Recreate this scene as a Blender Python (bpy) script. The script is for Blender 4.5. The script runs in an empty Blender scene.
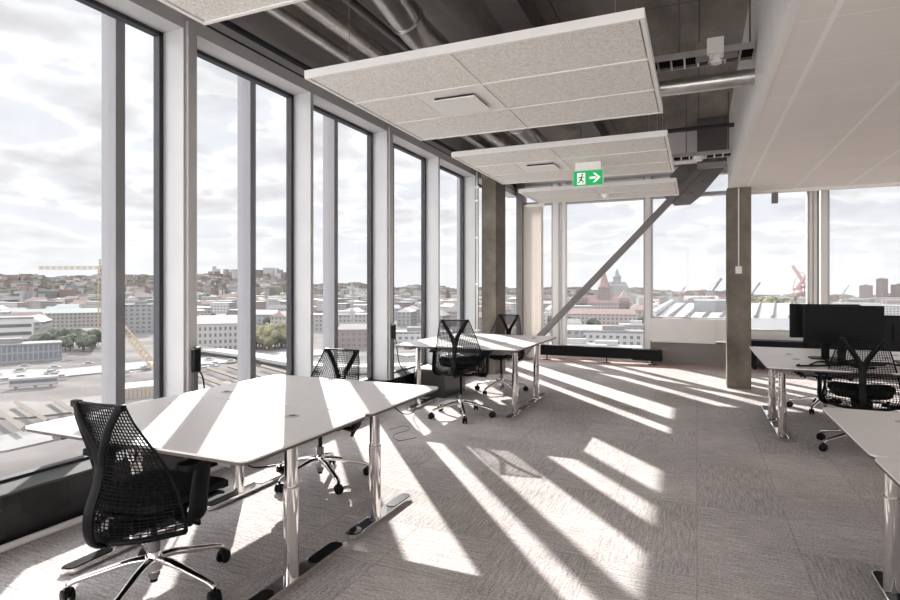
import bpy, bmesh, math, random
from mathutils import Vector, Matrix
PI = math.pi
C = bpy.context.scene.collection
S = bpy.context.scene

# ------------------------------------------------------------------ camera
TH = math.atan(247/570.0)
cam = bpy.data.cameras.new('camera'); camo = bpy.data.objects.new('camera', cam); C.objects.link(camo)
camo.location = (0, 0, 1.4); camo.rotation_euler = (PI/2, 0, TH)
cam.sensor_width = 36; cam.lens = 22.8; cam.shift_y = -12/900.0
cam.clip_start = 0.05; cam.clip_end = 30000
S.camera = camo

# ------------------------------------------------------------------ view, sky, sun
S.view_settings.view_transform = 'Standard'; S.view_settings.look = 'None'
S.view_settings.gamma = 1; S.view_settings.use_curve_mapping = False
S.view_settings.exposure = 0.0
S.cycles.transparent_max_bounces = 24; S.cycles.max_bounces = 10; S.cycles.diffuse_bounces = 6
S.cycles.caustics_reflective = False; S.cycles.caustics_refractive = False

def math_(N, L, op, a, b=None, c=None):
    n = N.new('ShaderNodeMath'); n.operation = op
    for i, v in enumerate((a, b, c)):
        if v is None: continue
        if isinstance(v, (int, float)): n.inputs[i].default_value = v
        else: L.new(v, n.inputs[i])
    return n.outputs[0]
def make_sky():
    w = bpy.data.worlds.new('sky'); S.world = w; w.use_nodes = True
    nt = w.node_tree; N = nt.nodes; L = nt.links; N.clear()
    out = N.new('ShaderNodeOutputWorld'); bg = N.new('ShaderNodeBackground')
    tc = N.new('ShaderNodeTexCoord'); sep = N.new('ShaderNodeSeparateXYZ')
    L.new(tc.outputs['Generated'], sep.inputs[0])
    # clouds projected on a flat layer overhead, softened at the horizon
    z = N.new('ShaderNodeMath'); z.operation = 'ADD'; z.inputs[1].default_value = 0.22; L.new(sep.outputs[2], z.inputs[0])
    zm = N.new('ShaderNodeMath'); zm.operation = 'MAXIMUM'; zm.inputs[1].default_value = 0.05; L.new(z.outputs[0], zm.inputs[0])
    dv = N.new('ShaderNodeVectorMath'); dv.operation = 'DIVIDE'
    cb = N.new('ShaderNodeCombineXYZ')
    for i in range(3): L.new(zm.outputs[0], cb.inputs[i])
    L.new(tc.outputs['Generated'], dv.inputs[0]); L.new(cb.outputs[0], dv.inputs[1])
    mp = N.new('ShaderNodeMapping'); mp.inputs['Location'].default_value = (3.1, 1.7, 0.4); L.new(dv.outputs[0], mp.inputs[0])
    n1 = N.new('ShaderNodeTexNoise'); n1.inputs['Scale'].default_value = 2.9; n1.inputs['Detail'].default_value = 10; n1.inputs['Roughness'].default_value = 0.50; n1.inputs['Distortion'].default_value = 0.0
    L.new(mp.outputs[0], n1.inputs['Vector'])
    n2 = N.new('ShaderNodeTexNoise'); n2.inputs['Scale'].default_value = 3.6; n2.inputs['Detail'].default_value = 7
    mp2 = N.new('ShaderNodeMapping'); mp2.inputs['Location'].default_value = (7.3, 2.2, 1.17); L.new(dv.outputs[0], mp2.inputs[0]); L.new(mp2.outputs[0], n2.inputs['Vector'])
    r1 = N.new('ShaderNodeValToRGB'); L.new(n1.outputs[0], r1.inputs[0])
    e = r1.color_ramp.elements
    e[0].position = 0.36; e[0].color = (0.80, 0.81, 0.845, 1)
    e[1].position = 0.475; e[1].color = (0.86, 0.865, 0.895, 1)
    for p_, c_ in ((0.50, (1.0, 1.0, 1.0, 1)), (0.545, (0.97, 0.965, 0.97, 1)), (0.60, (0.84, 0.83, 0.84, 1)), (0.70, (0.72, 0.71, 0.725, 1))):
        x = e.new(p_); x.color = c_
    r2 = N.new('ShaderNodeValToRGB'); L.new(n2.outputs[0], r2.inputs[0])
    e = r2.color_ramp.elements
    e[0].position = 0.50; e[0].color = (1, 1, 1, 1); e[1].position = 0.66; e[1].color = (0.84, 0.83, 0.835, 1)
    mul = N.new('ShaderNodeMix'); mul.data_type = 'RGBA'; mul.blend_type = 'MULTIPLY'; mul.inputs[0].default_value = 0.9
    L.new(r1.outputs[0], mul.inputs[6]); L.new(r2.outputs[0], mul.inputs[7])
    # bright pale band near the horizon
    hz = N.new('ShaderNodeMapRange'); hz.inputs[1].default_value = 0.0; hz.inputs[2].default_value = 0.13; L.new(sep.outputs[2], hz.inputs[0])
    hm = N.new('ShaderNodeMix'); hm.data_type = 'RGBA'; L.new(hz.outputs[0], hm.inputs[0])
    hm.inputs[6].default_value = (0.90, 0.895, 0.90, 1); L.new(mul.outputs[2], hm.inputs[7])
    # zenith boosted above the band in the windows, added light for the room
    # unseen sky behind the camera brightened as added fill light for the room
    bk = N.new('ShaderNodeMapRange'); bk.inputs[1].default_value = -0.05; bk.inputs[2].default_value = -0.7; bk.inputs[3].default_value = 1; bk.inputs[4].default_value = BACK_FILL
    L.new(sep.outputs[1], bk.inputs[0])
    up = N.new('ShaderNodeMapRange'); up.inputs[1].default_value = 0.48; up.inputs[2].default_value = 0.8; up.inputs[3].default_value = SKY; up.inputs[4].default_value = SKY*ZEN_BOOST
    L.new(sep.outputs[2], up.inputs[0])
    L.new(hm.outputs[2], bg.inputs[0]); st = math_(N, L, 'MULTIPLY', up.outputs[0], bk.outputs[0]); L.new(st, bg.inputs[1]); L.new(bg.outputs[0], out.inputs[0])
SKY = 1.18; ZEN_BOOST = 2.5; BACK_FILL = 4.3
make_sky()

AZ = math.radians(39); EL = math.radians(30.7)
sun = bpy.data.lights.new('sun', 'SUN'); suno = bpy.data.objects.new('sun', sun); C.objects.link(suno)
sun.energy = 11.5; sun.angle = math.radians(0.6); sun.color = (1.0, 0.955, 0.90)
sd = Vector((math.sin(AZ)*math.cos(EL), -math.cos(AZ)*math.cos(EL), -math.sin(EL)))
suno.rotation_euler = sd.to_track_quat('-Z', 'Y').to_euler()

# ------------------------------------------------------------------ materials
MATS = {}
def mat(name, col, rough=0.6, metal=0.0, noise=None, bump=None, spec=0.5, coat=0, emit=None):
    """noise=(scale, amount) colour variation; bump=(scale, strength)"""
    if name in MATS: return MATS[name]
    m = bpy.data.materials.new(name); m.use_nodes = True
    nt = m.node_tree; b = nt.nodes['Principled BSDF']
    b.inputs['Base Color'].default_value = (*col, 1); b.inputs['Roughness'].default_value = rough
    b.inputs['Metallic'].default_value = metal; b.inputs['Specular IOR Level'].default_value = spec
    b.inputs['Coat Weight'].default_value = coat
    if emit: b.inputs['Emission Color'].default_value = (*emit[0], 1); b.inputs['Emission Strength'].default_value = emit[1]
    tc = nt.nodes.new('ShaderNodeTexCoord')
    if noise:
        n = nt.nodes.new('ShaderNodeTexNoise'); n.inputs['Scale'].default_value = noise[0]; n.inputs['Detail'].default_value = 6
        nt.links.new(tc.outputs['Object'], n.inputs['Vector'])
        r = nt.nodes.new('ShaderNodeValToRGB'); a = noise[1]
        r.color_ramp.elements[0].position = 0.3; r.color_ramp.elements[1].position = 0.7
        r.color_ramp.elements[0].color = (*[max(0, c*(1-a)) for c in col], 1)
        r.color_ramp.elements[1].color = (*[min(1, c*(1+a)) for c in col], 1)
        nt.links.new(n.outputs[0], r.inputs[0]); nt.links.new(r.outputs[0], b.inputs['Base Color'])
    if bump:
        n = nt.nodes.new('ShaderNodeTexNoise'); n.inputs['Scale'].default_value = bump[0]; n.inputs['Detail'].default_value = 5
        nt.links.new(tc.outputs['Object'], n.inputs['Vector'])
        bp = nt.nodes.new('ShaderNodeBump'); bp.inputs['Strength'].default_value = bump[1]; bp.inputs['Distance'].default_value = 0.01
        nt.links.new(n.outputs[0], bp.inputs['Height']); nt.links.new(bp.outputs[0], b.inputs['Normal'])
    MATS[name] = m
    return m

def nodes(m): return m.node_tree.nodes, m.node_tree.links
def mix_(N, L, f, a, b, bt='MIX'):
    n = N.new('ShaderNodeMix'); n.data_type = 'RGBA'; n.blend_type = bt
    for i, v in ((0, f), (6, a), (7, b)):
        if isinstance(v, (int, float)): n.inputs[i].default_value = v
        elif isinstance(v, tuple): n.inputs[i].default_value = (*v, 1)
        else: L.new(v, n.inputs[i])
    return n.outputs[2]
def lines(N, L, src, period, off, width):
    """1 on lines of the given width every period"""
    f = math_(N, L, 'PINGPONG', math_(N, L, 'ADD', src, -off), period/2.0)
    return math_(N, L, 'LESS_THAN', f, width/2.0)

def glass_mat():
    m = bpy.data.materials.new('window_glass'); m.use_nodes = True
    N, L = nodes(m); N.clear()
    o = N.new('ShaderNodeOutputMaterial'); t = N.new('ShaderNodeBsdfTransparent'); g = N.new('ShaderNodeBsdfGlossy')
    g.inputs['Roughness'].default_value = 0.0; t.inputs[0].default_value = (0.97, 0.975, 0.98, 1)
    lw = N.new('ShaderNodeLayerWeight'); lw.inputs[0].default_value = 0.5
    f = math_(N, L, 'ADD', math_(N, L, 'MULTIPLY', math_(N, L, 'POWER', lw.outputs['Facing'], 5.0), 0.20), 0.007)
    mx = N.new('ShaderNodeMixShader'); L.new(f, mx.inputs[0]); L.new(t.outputs[0], mx.inputs[1]); L.new(g.outputs[0], mx.inputs[2])
    # faint translucent veil in the glass, imitates haze over the view
    d = N.new('ShaderNodeBsdfTranslucent'); d.inputs[0].default_value = (0.9, 0.88, 0.88, 1)
    m2 = N.new('ShaderNodeMixShader'); m2.inputs[0].default_value = 0.005
    L.new(mx.outputs[0], m2.inputs[1]); L.new(d.outputs[0], m2.inputs[2]); L.new(m2.outputs[0], o.inputs[0])
    return m
GLASS = glass_mat()

def carpet_mat():
    m = mat('grey_carpet', (0.3, 0.28, 0.27), 0.95, spec=0.1); N, L = nodes(m); b = N['Principled BSDF']
    tc = N.new('ShaderNodeTexCoord'); sp = N.new('ShaderNodeSeparateXYZ'); L.new(tc.outputs['Object'], sp.inputs[0])
    # 0.5 m tiles, each with the rib direction and tone of its own
    sx = math_(N, L, 'FLOOR', math_(N, L, 'MULTIPLY', sp.outputs[0], 2.0)); sy = math_(N, L, 'FLOOR', math_(N, L, 'MULTIPLY', sp.outputs[1], 2.0))
    cell = N.new('ShaderNodeCombineXYZ'); L.new(sx, cell.inputs[0]); L.new(sy, cell.inputs[1])
    wn = N.new('ShaderNodeTexWhiteNoise'); L.new(cell.outputs[0], wn.inputs['Vector'])
    ns = N.new('ShaderNodeTexNoise'); ns.inputs['Scale'].default_value = 85; ns.inputs['Detail'].default_value = 6; L.new(tc.outputs['Object'], ns.inputs['Vector'])
    st = N.new('ShaderNodeMapping'); st.inputs['Scale'].default_value = (7, 90, 1); L.new(tc.outputs['Object'], st.inputs[0])
    n2 = N.new('ShaderNodeTexNoise'); n2.inputs['Scale'].default_value = 1.0; n2.inputs['Detail'].default_value = 3; L.new(st.outputs[0], n2.inputs['Vector'])
    st3 = N.new('ShaderNodeMapping'); st3.inputs['Scale'].default_value = (90, 7, 1); L.new(tc.outputs['Object'], st3.inputs[0])
    n3 = N.new('ShaderNodeTexNoise'); n3.inputs['Scale'].default_value = 1.0; n3.inputs['Detail'].default_value = 3; L.new(st3.outputs[0], n3.inputs['Vector'])
    big = N.new('ShaderNodeTexNoise'); big.inputs['Scale'].default_value = 1.1; big.inputs['Detail'].default_value = 5; L.new(tc.outputs['Object'], big.inputs['Vector'])
    pick = math_(N, L, 'GREATER_THAN', wn.outputs[0], 0.5); inv = math_(N, L, 'SUBTRACT', 1.0, pick)
    rib = math_(N, L, 'ADD', math_(N, L, 'MULTIPLY', n2.outputs[0], pick), math_(N, L, 'MULTIPLY', n3.outputs[0], inv))
    v = math_(N, L, 'ADD', math_(N, L, 'MULTIPLY', ns.outputs[0], 0.50), math_(N, L, 'MULTIPLY', rib, 0.38))
    v = math_(N, L, 'ADD', v, math_(N, L, 'MULTIPLY', wn.outputs[0], 0.045))
    v = math_(N, L, 'ADD', v, math_(N, L, 'MULTIPLY', big.outputs[0], 0.20))
    r = N.new('ShaderNodeValToRGB'); L.new(v, r.inputs[0]); e = r.color_ramp.elements
    e[0].position = 0.36; e[0].color = (0.17, 0.156, 0.15, 1); e[1].position = 0.70; e[1].color = (0.78, 0.725, 0.70, 1)
    g1 = lines(N, L, sp.outputs[0], 0.5, 0, 0.006); g2 = lines(N, L, sp.outputs[1], 0.5, 0, 0.006)
    g = math_(N, L, 'MULTIPLY', math_(N, L, 'MAXIMUM', g1, g2), math_(N, L, 'MULTIPLY', wn.outputs[0], 0.45))
    c = mix_(N, L, g, r.outputs[0], (0.10, 0.09, 0.088))
    # terracotta carpet strip along the far windows
    far = math_(N, L, 'GREATER_THAN', sp.outputs[1], 10.55)
    red = mix_(N, L, 0.5, r.outputs[0], (0.55, 0.33, 0.26))
    c = mix_(N, L, far, c, red)
    L.new(c, b.inputs['Base Color'])
    bp = N.new('ShaderNodeBump'); bp.inputs['Strength'].default_value = 0.55; bp.inputs['Distance'].default_value = 0.008
    L.new(v, bp.inputs['Height']); L.new(bp.outputs[0], b.inputs['Normal'])
    return m

def concrete_mat(name, lo, hi, joint=None):
    m = mat(name, lo, 0.85, spec=0.25); N, L = nodes(m); b = N['Principled BSDF']
    tc = N.new('ShaderNodeTexCoord'); mp = N.new('ShaderNodeMapping'); mp.inputs['Scale'].default_value = (1.0, 0.35, 0.8); L.new(tc.outputs['Object'], mp.inputs[0])
    n = N.new('ShaderNodeTexNoise'); n.inputs['Scale'].default_value = 2.2; n.inputs['Detail'].default_value = 9; n.inputs['Roughness'].default_value = 0.65; L.new(mp.outputs[0], n.inputs['Vector'])
    r = N.new('ShaderNodeValToRGB'); L.new(n.outputs[0], r.inputs[0]); e = r.color_ramp.elements
    e[0].position = 0.33; e[0].color = (*lo, 1); e[1].position = 0.68; e[1].color = (*hi, 1)
    c = r.outputs[0]
    if joint:
        sp = N.new('ShaderNodeSeparateXYZ'); L.new(tc.outputs['Object'], sp.inputs[0])
        g = math_(N, L, 'MAXIMUM', lines(N, L, sp.outputs[0], joint[0], 0.02, 0.012), lines(N, L, sp.outputs[1], joint[1], 0.6, 0.012))
        c = mix_(N, L, math_(N, L, 'MULTIPLY', g, 0.7), c, (0.03, 0.028, 0.025))
    L.new(c, b.inputs['Base Color'])
    n2 = N.new('ShaderNodeTexNoise'); n2.inputs['Scale'].default_value = 30; n2.inputs['Detail'].default_value = 5; L.new(tc.outputs['Object'], n2.inputs['Vector'])
    bp = N.new('ShaderNodeBump'); bp.inputs['Strength'].default_value = 0.25; bp.inputs['Distance'].default_value = 0.01; L.new(n2.outputs[0], bp.inputs['Height']); L.new(bp.outputs[0], b.inputs['Normal'])
    return m

def woodwool_mat():
    m = mat('wood_wool_tile', (0.7, 0.67, 0.63), 0.95, spec=0.1); N, L = nodes(m); b = N['Principled BSDF']
    tc = N.new('ShaderNodeTexCoord')
    n = N.new('ShaderNodeTexNoise'); n.inputs['Scale'].default_value = 55; n.inputs['Detail'].default_value = 4; n.inputs['Distortion'].default_value = 1.8; L.new(tc.outputs['Object'], n.inputs['Vector'])
    r = N.new('ShaderNodeValToRGB'); L.new(n.outputs[0], r.inputs[0]); e = r.color_ramp.elements
    e[0].position = 0.34; e[0].color = (0.60, 0.565, 0.52, 1); e[1].position = 0.60; e[1].color = (0.86, 0.83, 0.785, 1)
    L.new(r.outputs[0], b.inputs['Base Color'])
    bp = N.new('ShaderNodeBump'); bp.inputs['Strength'].default_value = 0.4; bp.inputs['Distance'].default_value = 0.005; L.new(n.outputs[0], bp.inputs['Height']); L.new(bp.outputs[0], b.inputs['Normal'])
    return m

def soffit_mat():
    m = mat('soffit_tiles', (0.78, 0.73, 0.7), 0.8, spec=0.2); N, L = nodes(m); b = N['Principled BSDF']
    tc = N.new('ShaderNodeTexCoord'); sp = N.new('ShaderNodeSeparateXYZ'); L.new(tc.outputs['Object'], sp.inputs[0])
    n = N.new('ShaderNodeTexNoise'); n.inputs['Scale'].default_value = 3; n.inputs['Detail'].default_value = 6; L.new(tc.outputs['Object'], n.inputs['Vector'])
    base = mix_(N, L, n.outputs[0], (0.78, 0.725, 0.685), (0.86, 0.805, 0.765))
    cross = lines(N, L, sp.outputs[1], 0.66, 3.49, 0.012)
    lng = lines(N, L, sp.outputs[0], 0.62, 0.645, 0.03)
    c = mix_(N, L, cross, base, (0.90, 0.86, 0.82))
    c = mix_(N, L, lng, c, (0.90, 0.875, 0.85))
    geo = N.new('ShaderNodeNewGeometry')
    L.new(c, b.inputs['Base Color'])
    return m

def fabric_mesh_mat(): return mat('black_elastomer', (0.008, 0.008, 0.009), 0.5, spec=0.2)

CARPET = carpet_mat(); CONC = concrete_mat('concrete_column', (0.115, 0.098, 0.078), (0.245, 0.212, 0.175)); SLAB = concrete_mat('concrete_slab', (0.15, 0.133, 0.118), (0.33, 0.298, 0.270), (1.2, 2.4))
WOOL = woodwool_mat(); SOFF = soffit_mat(); BLACKP = fabric_mesh_mat()
ALU = mat('pale_aluminium', (0.50, 0.487, 0.483), 0.55, 0.1, noise=(3, 0.04))
ALUD = mat('grey_aluminium', (0.19, 0.18, 0.185), 0.55, 0.1)
GASK = mat('black_gasket', (0.02, 0.02, 0.025), 0.5)
WHITE = mat('white_paint', (0.82, 0.79, 0.76), 0.6, noise=(4, 0.02))
DESKW = mat('white_laminate', (0.80, 0.765, 0.735), 0.38, noise=(2, 0.012))
DESKE = mat('dark_desk_edge', (0.10, 0.085, 0.075), 0.6)
CHROME = mat('chrome', (0.83, 0.81, 0.79), 0.07, 1.0)
STEEL = mat('galvanised_steel', (0.55, 0.53, 0.51), 0.30, 0.9, noise=(9, 0.12))
DARKST = mat('dark_painted_steel', (0.13, 0.115, 0.11), 0.5, 0.2, noise=(5, 0.1))
GREYST = mat('grey_painted_steel', (0.20, 0.185, 0.18), 0.5, 0.2, noise=(4, 0.08))
BLK = mat('black_plastic', (0.005, 0.005, 0.006), 0.45, spec=0.16)
BLKG = mat('black_glossy', (0.004, 0.004, 0.005), 0.35, spec=0.08)
BLKF = mat('black_fabric', (0.020, 0.020, 0.022), 0.9, bump=(300, 0.4), spec=0.2)
DARKP = mat('dark_back_painted_glass', (0.018, 0.017, 0.017), 0.25, noise=(2, 0.4))

# ------------------------------------------------------------------ helpers
class MB:
    def __init__(s): s.bm = bmesh.new()
    def box(s, x0, x1, y0, y1, z0, z1, bev=0, M=None):
        r = bmesh.ops.create_cube(s.bm, size=1)
        vs = r['verts']
        bmesh.ops.scale(s.bm, vec=(abs(x1-x0), abs(y1-y0), abs(z1-z0)), verts=vs)
        bmesh.ops.translate(s.bm, vec=((x0+x1)/2, (y0+y1)/2, (z0+z1)/2), verts=vs)
        if bev:
            es = list({e for v in vs for e in v.link_edges})
            rr = bmesh.ops.bevel(s.bm, geom=es, offset=bev, segments=2, affect='EDGES', profile=0.6)
            vs = list({v for f in rr['faces'] for v in f.verts} | {v for v in vs if v.is_valid})
        if M: bmesh.ops.transform(s.bm, matrix=M, verts=vs)
        return s
    def tube(s, pts, r, n=12, caps=True, flat=None, up=None):
        """sweep a circle (or an ellipse, flat=ratio across the up axis) along points; r may be a list"""
        pts = [Vector(p) for p in pts]; k = len(pts)
        rs = r if isinstance(r, (list, tuple)) else [r]*k
        fl = flat if isinstance(flat, (list, tuple)) else [flat or 1]*k
        rings = []; prev = None
        for i, p in enumerate(pts):
            t = (pts[min(i+1, k-1)]-pts[max(i-1, 0)]).normalized()
            a = Vector(up) if up else (prev if prev else (Vector((0, 0, 1)) if abs(t.z) < 0.9 else Vector((1, 0, 0))))
            u = (a-t*a.dot(t)).normalized(); w = t.cross(u); prev = u
            rings.append([s.bm.verts.new(p+u*(rs[i]*math.cos(2*PI*j/n)*fl[i])+w*(rs[i]*math.sin(2*PI*j/n))) for j in range(n)])
        for a, b in zip(rings, rings[1:]):
            for j in range(n): s.bm.faces.new((a[j], a[(j+1) % n], b[(j+1) % n], b[j]))
        if caps:
            s.bm.faces.new(rings[0][::-1]); s.bm.faces.new(rings[-1])
        return s
    def lathe(s, prof, c=(0, 0, 0), n=24, M=None):
        """prof = (r, z) pairs bottom to top about z"""
        rings = []
        for r, z in prof:
            rings.append([s.bm.verts.new((c[0]+r*math.cos(2*PI*j/n), c[1]+r*math.sin(2*PI*j/n), c[2]+z)) for j in range(n)])
        for a, b in zip(rings, rings[1:]):
            for j in range(n): s.bm.faces.new((a[j], a[(j+1) % n], b[(j+1) % n], b[j]))
        s.bm.faces.new(rings[0][::-1]); s.bm.faces.new(rings[-1])
        if M:
            bmesh.ops.transform(s.bm, matrix=M, verts=[v for q in rings for v in q])
        return s
    def prism(s, poly, z0, z1, M=None):
        a = [s.bm.verts.new((x, y, z0)) for x, y in poly]; b = [s.bm.verts.new((x, y, z1)) for x, y in poly]; n = len(poly)
        s.bm.faces.new(a[::-1]); s.bm.faces.new(b)
        for j in range(n): s.bm.faces.new((a[j], a[(j+1) % n], b[(j+1) % n], b[j]))
        if M: bmesh.ops.transform(s.bm, matrix=M, verts=a+b)
        return s
    def build(s, name, m, parent=None, smooth=False, loc=None):
        bmesh.ops.recalc_face_normals(s.bm, faces=s.bm.faces)
        me = bpy.data.meshes.new(name); s.bm.to_mesh(me); s.bm.free()
        o = bpy.data.objects.new(name, me); C.objects.link(o)
        for q in (m if isinstance(m, (list, tuple)) else [m]): me.materials.append(q)
        if smooth:
            me.shade_smooth()
            try: me.set_sharp_from_angle(angle=math.radians(38))
            except Exception: pass
        if parent: o.parent = parent
        if loc: o.location = loc
        return o

def tag(o, label, cat, group=None, kind=None):
    o['label'] = label; o['category'] = cat
    if group: o['group'] = group
    if kind: o['kind'] = kind
    return o
def struct(o, label=None):
    o['kind'] = 'structure'
    if label: o['label'] = label
    return o
def empty(name, loc=(0, 0, 0), rz=0):
    o = bpy.data.objects.new(name, None); C.objects.link(o); o.location = loc; o.rotation_euler = (0, 0, rz); o.empty_display_size = 0.1
    return o
KIDS = {}
def copy_tree(o, parent=None):
    c = o.copy(); C.objects.link(c)
    if parent: c.parent = parent
    for ch in list(o.children): copy_tree(ch, c)
    return c
def rrect(x0, x1, y0, y1, r, n=5):
    p = []
    for cx, cy, a0 in ((x1-r, y1-r, 0), (x0+r, y1-r, PI/2), (x0+r, y0+r, PI), (x1-r, y0+r, 1.5*PI)):
        for i in range(n+1):
            a = a0+PI/2*i/n; p.append((cx+r*math.cos(a), cy+r*math.sin(a)))
    return p
def spline(pts, n=8):
    P = [Vector(p) for p in pts]; out = []
    for i in range(len(P)-1):
        p0 = P[max(i-1, 0)]; p1 = P[i]; p2 = P[i+1]; p3 = P[min(i+2, len(P)-1)]
        for j in range(n):
            t = j/n
            out.append(0.5*((2*p1)+(p2-p0)*t+(2*p0-5*p1+4*p2-p3)*t*t+(3*p1-p0-3*p2+p3)*t**3))
    out.append(P[-1]); return out

# ------------------------------------------------------------------ the room
XL = -3.39; YF = 11.4; YB = -5.0; XR = 7.0; ZC = 3.9
struct(MB().box(XL-0.22, XR, YB-0.3, YF+0.12, -0.3, 0).build('floor', CARPET))
struct(MB().box(XL-1.0, XL-0.22, YB-0.3, YF+1.1, -0.4, -0.3).box(XL-0.22, XR, YF+0.12, YF+1.1, -0.4, -0.3).build('floor_cavity', DARKST))
struct(MB().box(XL-1.0, XR, YB-0.3, YF+1.1, ZC, ZC+0.35).build('ceiling', SLAB))
struct(MB().box(XR, XR+0.2, YB, YF, 0, ZC).build('wall_right', WHITE))

# left glazed wall: piers every 1.47 m
YK = [3.0+1.47*k for k in range(-5, 6)]
starts = [y+(0.11 if (i % 2 == 1) else 0.045) for i, y in enumerate(YK)]
ZS, ZH = 0.30, 3.27
for i in range(len(YK)-1):
    y0, y1 = starts[i], YK[i+1]
    if y1 > 11.3: break
    w = empty('window_%d' % (i+1), (XL, (y0+y1)/2, 0)); struct(w)
    def L_(mb, nm, m, **k):
        o = mb.build(nm, m, w, **k); o.location = (-XL, -(y0+y1)/2, 0); return o
    f = MB()
    f.box(XL-0.22, XL, y1, starts[i+1] if i+1 < len(starts) else y1+0.1, ZS, ZH)                     # pier
    if i % 2 == 0:
        f.box(XL-0.01, XL+0.025, y1+0.02, y1+0.10, ZS, ZH+0.06, 0.004)
    L_(f, 'window_frame', ALU)
    L_(MB().box(XL-0.22, XL+0.005, y0, y1, ZS-0.012, ZS), 'window_sill', mat('dark_sill', (0.09, 0.087, 0.086), 0.75, spec=0.2))
    f = MB()
    f.box(XL-0.26, XL-0.20, y1-0.035, y1, ZS, ZH); f.box(XL-0.26, XL-0.2, y0, y0+0.02, ZS, ZH)
    f.box(XL-0.26, XL-0.20, y0, y1, ZH-0.03, ZH); f.box(XL-0.26, XL-0.2, y0, y1, ZS, ZS+0.018)
    L_(f, 'glazing_gasket', GASK)
    L_(MB().box(XL-0.240, XL-0.232, y0, y1, ZS, ZH), 'glass_pane', GLASS)
    f = MB(); f.box(XL-0.98, XL-0.83, y1+0.075, y1+0.135, -0.3, ZC); f.box(XL-0.83, XL-0.80, y1+0.065, y1+0.145, -0.3, ZC)
    L_(f, 'outer_mullion', ALUD)
    L_(MB().box(XL-0.90, XL-0.892, y1-1.31, y1+0.083, -0.3, ZC), 'outer_pane', GLASS)
# header, bulkhead and sill band of the left wall
f = MB(); f.box(XL-0.22, XL, YB, YF, ZH, ZH+0.10); f.box(XL-0.22, XL-0.03, YB, YF, ZH+0.13, ZH+0.32); f.box(XL-0.22, XL-0.1, YB, YF, ZH+0.32, ZC)
struct(f.build('wall_left', ALU))
f = MB(); f.box(XL-0.10, XL-0.02, YB, YF, ZH+0.10, ZH+0.13); f.box(XL-0.06, XL+0.01, YB, YF, ZH+0.2, ZH+0.235)
struct(f.build('trim_1', GASK))
f = MB(); f.box(XL-0.22, XL-0.03, YB, YF, 0, ZS-0.014)
struct(f.build('wall_left_plinth', DARKP))
struct(MB().tube([(XL+0.02, YB, 0.022), (XL+0.02, YF-0.3, 0.022)], 0.02, 12).build('baseboard_left', WHITE, smooth=True))
struct(MB().box(XL-0.22, XL, 10.35, YF, ZS, 0.31).build('trim_2', ALU))

# far wall
def far_window(n, x0, x1, z0, z1, tr=None, gl=GLASS):
    w = empty('window_%d' % n, ((x0+x1)/2, YF, 0)); struct(w)
    def L_(mb, nm, m):
        o = mb.build(nm, m, w); o.location = (-(x0+x1)/2, -YF, 0)
    f = MB(); t = 0.03
    f.box(x0, x0+t, YF-0.05, YF+0.12, z0, z1); f.box(x1-t, x1, YF-0.05, YF+0.12, z0, z1)
    f.box(x0, x1, YF-0.05, YF+0.12, z0, z0+t); f.box(x0, x1, YF-0.05, YF+0.12, z1-t, z1)
    if tr: f.box(x0, x1, YF-0.04, YF+0.12, tr, tr+0.06)
    L_(f, 'window_frame', ALU)
    L_(MB().box(x0+t, x1-t, YF+0.03, YF+0.038, z0+t, z1-t), 'glass_pane', gl)
ZT = 3.5
far_window(21, -3.28, -2.66, 0.10, ZT, 3.09)
far_window(22, -2.55, -0.90, 0.10, ZT, 3.09)
far_window(23, -0.80, 0.62, 0.83, ZT, 3.09)
far_window(24, 0.72, 1.76, 0.64, ZT, 3.09)
far_window(25, 2.02, 4.2, 0.64, ZT, 3.09)
far_window(26, 4.3, 6.9, 0.64, ZT, 3.09)
# outer skin of the far side
w = empty('window_30', (0, YF+0.8, 0)); struct(w)
for x in (-4.3, -2.67, -0.94, 0.66, 2.00, 3.6, 5.2):
    f = MB(); f.box(x, x+0.06, YF+0.78, YF+0.92, 0, ZC); f.box(x-0.01, x+0.07, YF+0.75, YF+0.78, 0, ZC)
    o = f.build('outer_mullion', ALUD, w); o.location = (0, -YF-0.8, 0)
    o = MB().box(x+0.06, x+1.6, YF+0.86, YF+0.868, 0, ZC).build('outer_pane', GLASS, w); o.location = (0, -YF-0.8, 0)
f = MB()
f.box(XL, XR, YF-0.02, YF+0.12, ZT, ZC)
f.box(XL, -0.85, YF-0.05, YF+0.12, 0, 0.10)
for a, b, z0 in ((-3.39, -3.28, 0.1), (-2.66, -2.55, 0.1), (-2.47, -2.41, 0.1), (-0.90, -0.80, 0.1), (0.62, 0.72, 0.1), (4.2, 4.3, 0.1), (6.9, 7.0, 0.1)):
    f.box(a, b, YF-0.06, YF+0.12, z0, ZT)
for a, b in ((1.76, 1.80), (1.82, 1.865), (1.93, 2.02)): f.box(a, b, YF-0.06, YF+0.12, 0.1, ZT)
f.box(0.62, XR, YF-0.10, YF+0.12, 0.50, 0.64)
f.box(-0.78, 0.3, YF-0.16, YF+0.02, 0.42, 0.82); f.box(0.3, 0.62, YF-0.13, YF+0.02, 0.45, 0.82)
f.box(-0.78, 0.62, YF-0.18, YF+0.12, 0.81, 0.84); f.box(-0.78, 0.31, YF-0.19, YF, 0.40, 0.42)
struct(f.build('wall_far', WHITE))
f = MB(); f.box(-0.80, 0.62, YF-0.12, YF+0.10, 0, 0.42)
struct(f.build('wall_far_lower', mat('grey_wall_paint', (0.235, 0.215, 0.20), 0.7)))
struct(MB().box(0.62, XR, YF-0.08, YF+0.1, 0, 0.5).build('trim_3', DARKP))
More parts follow.
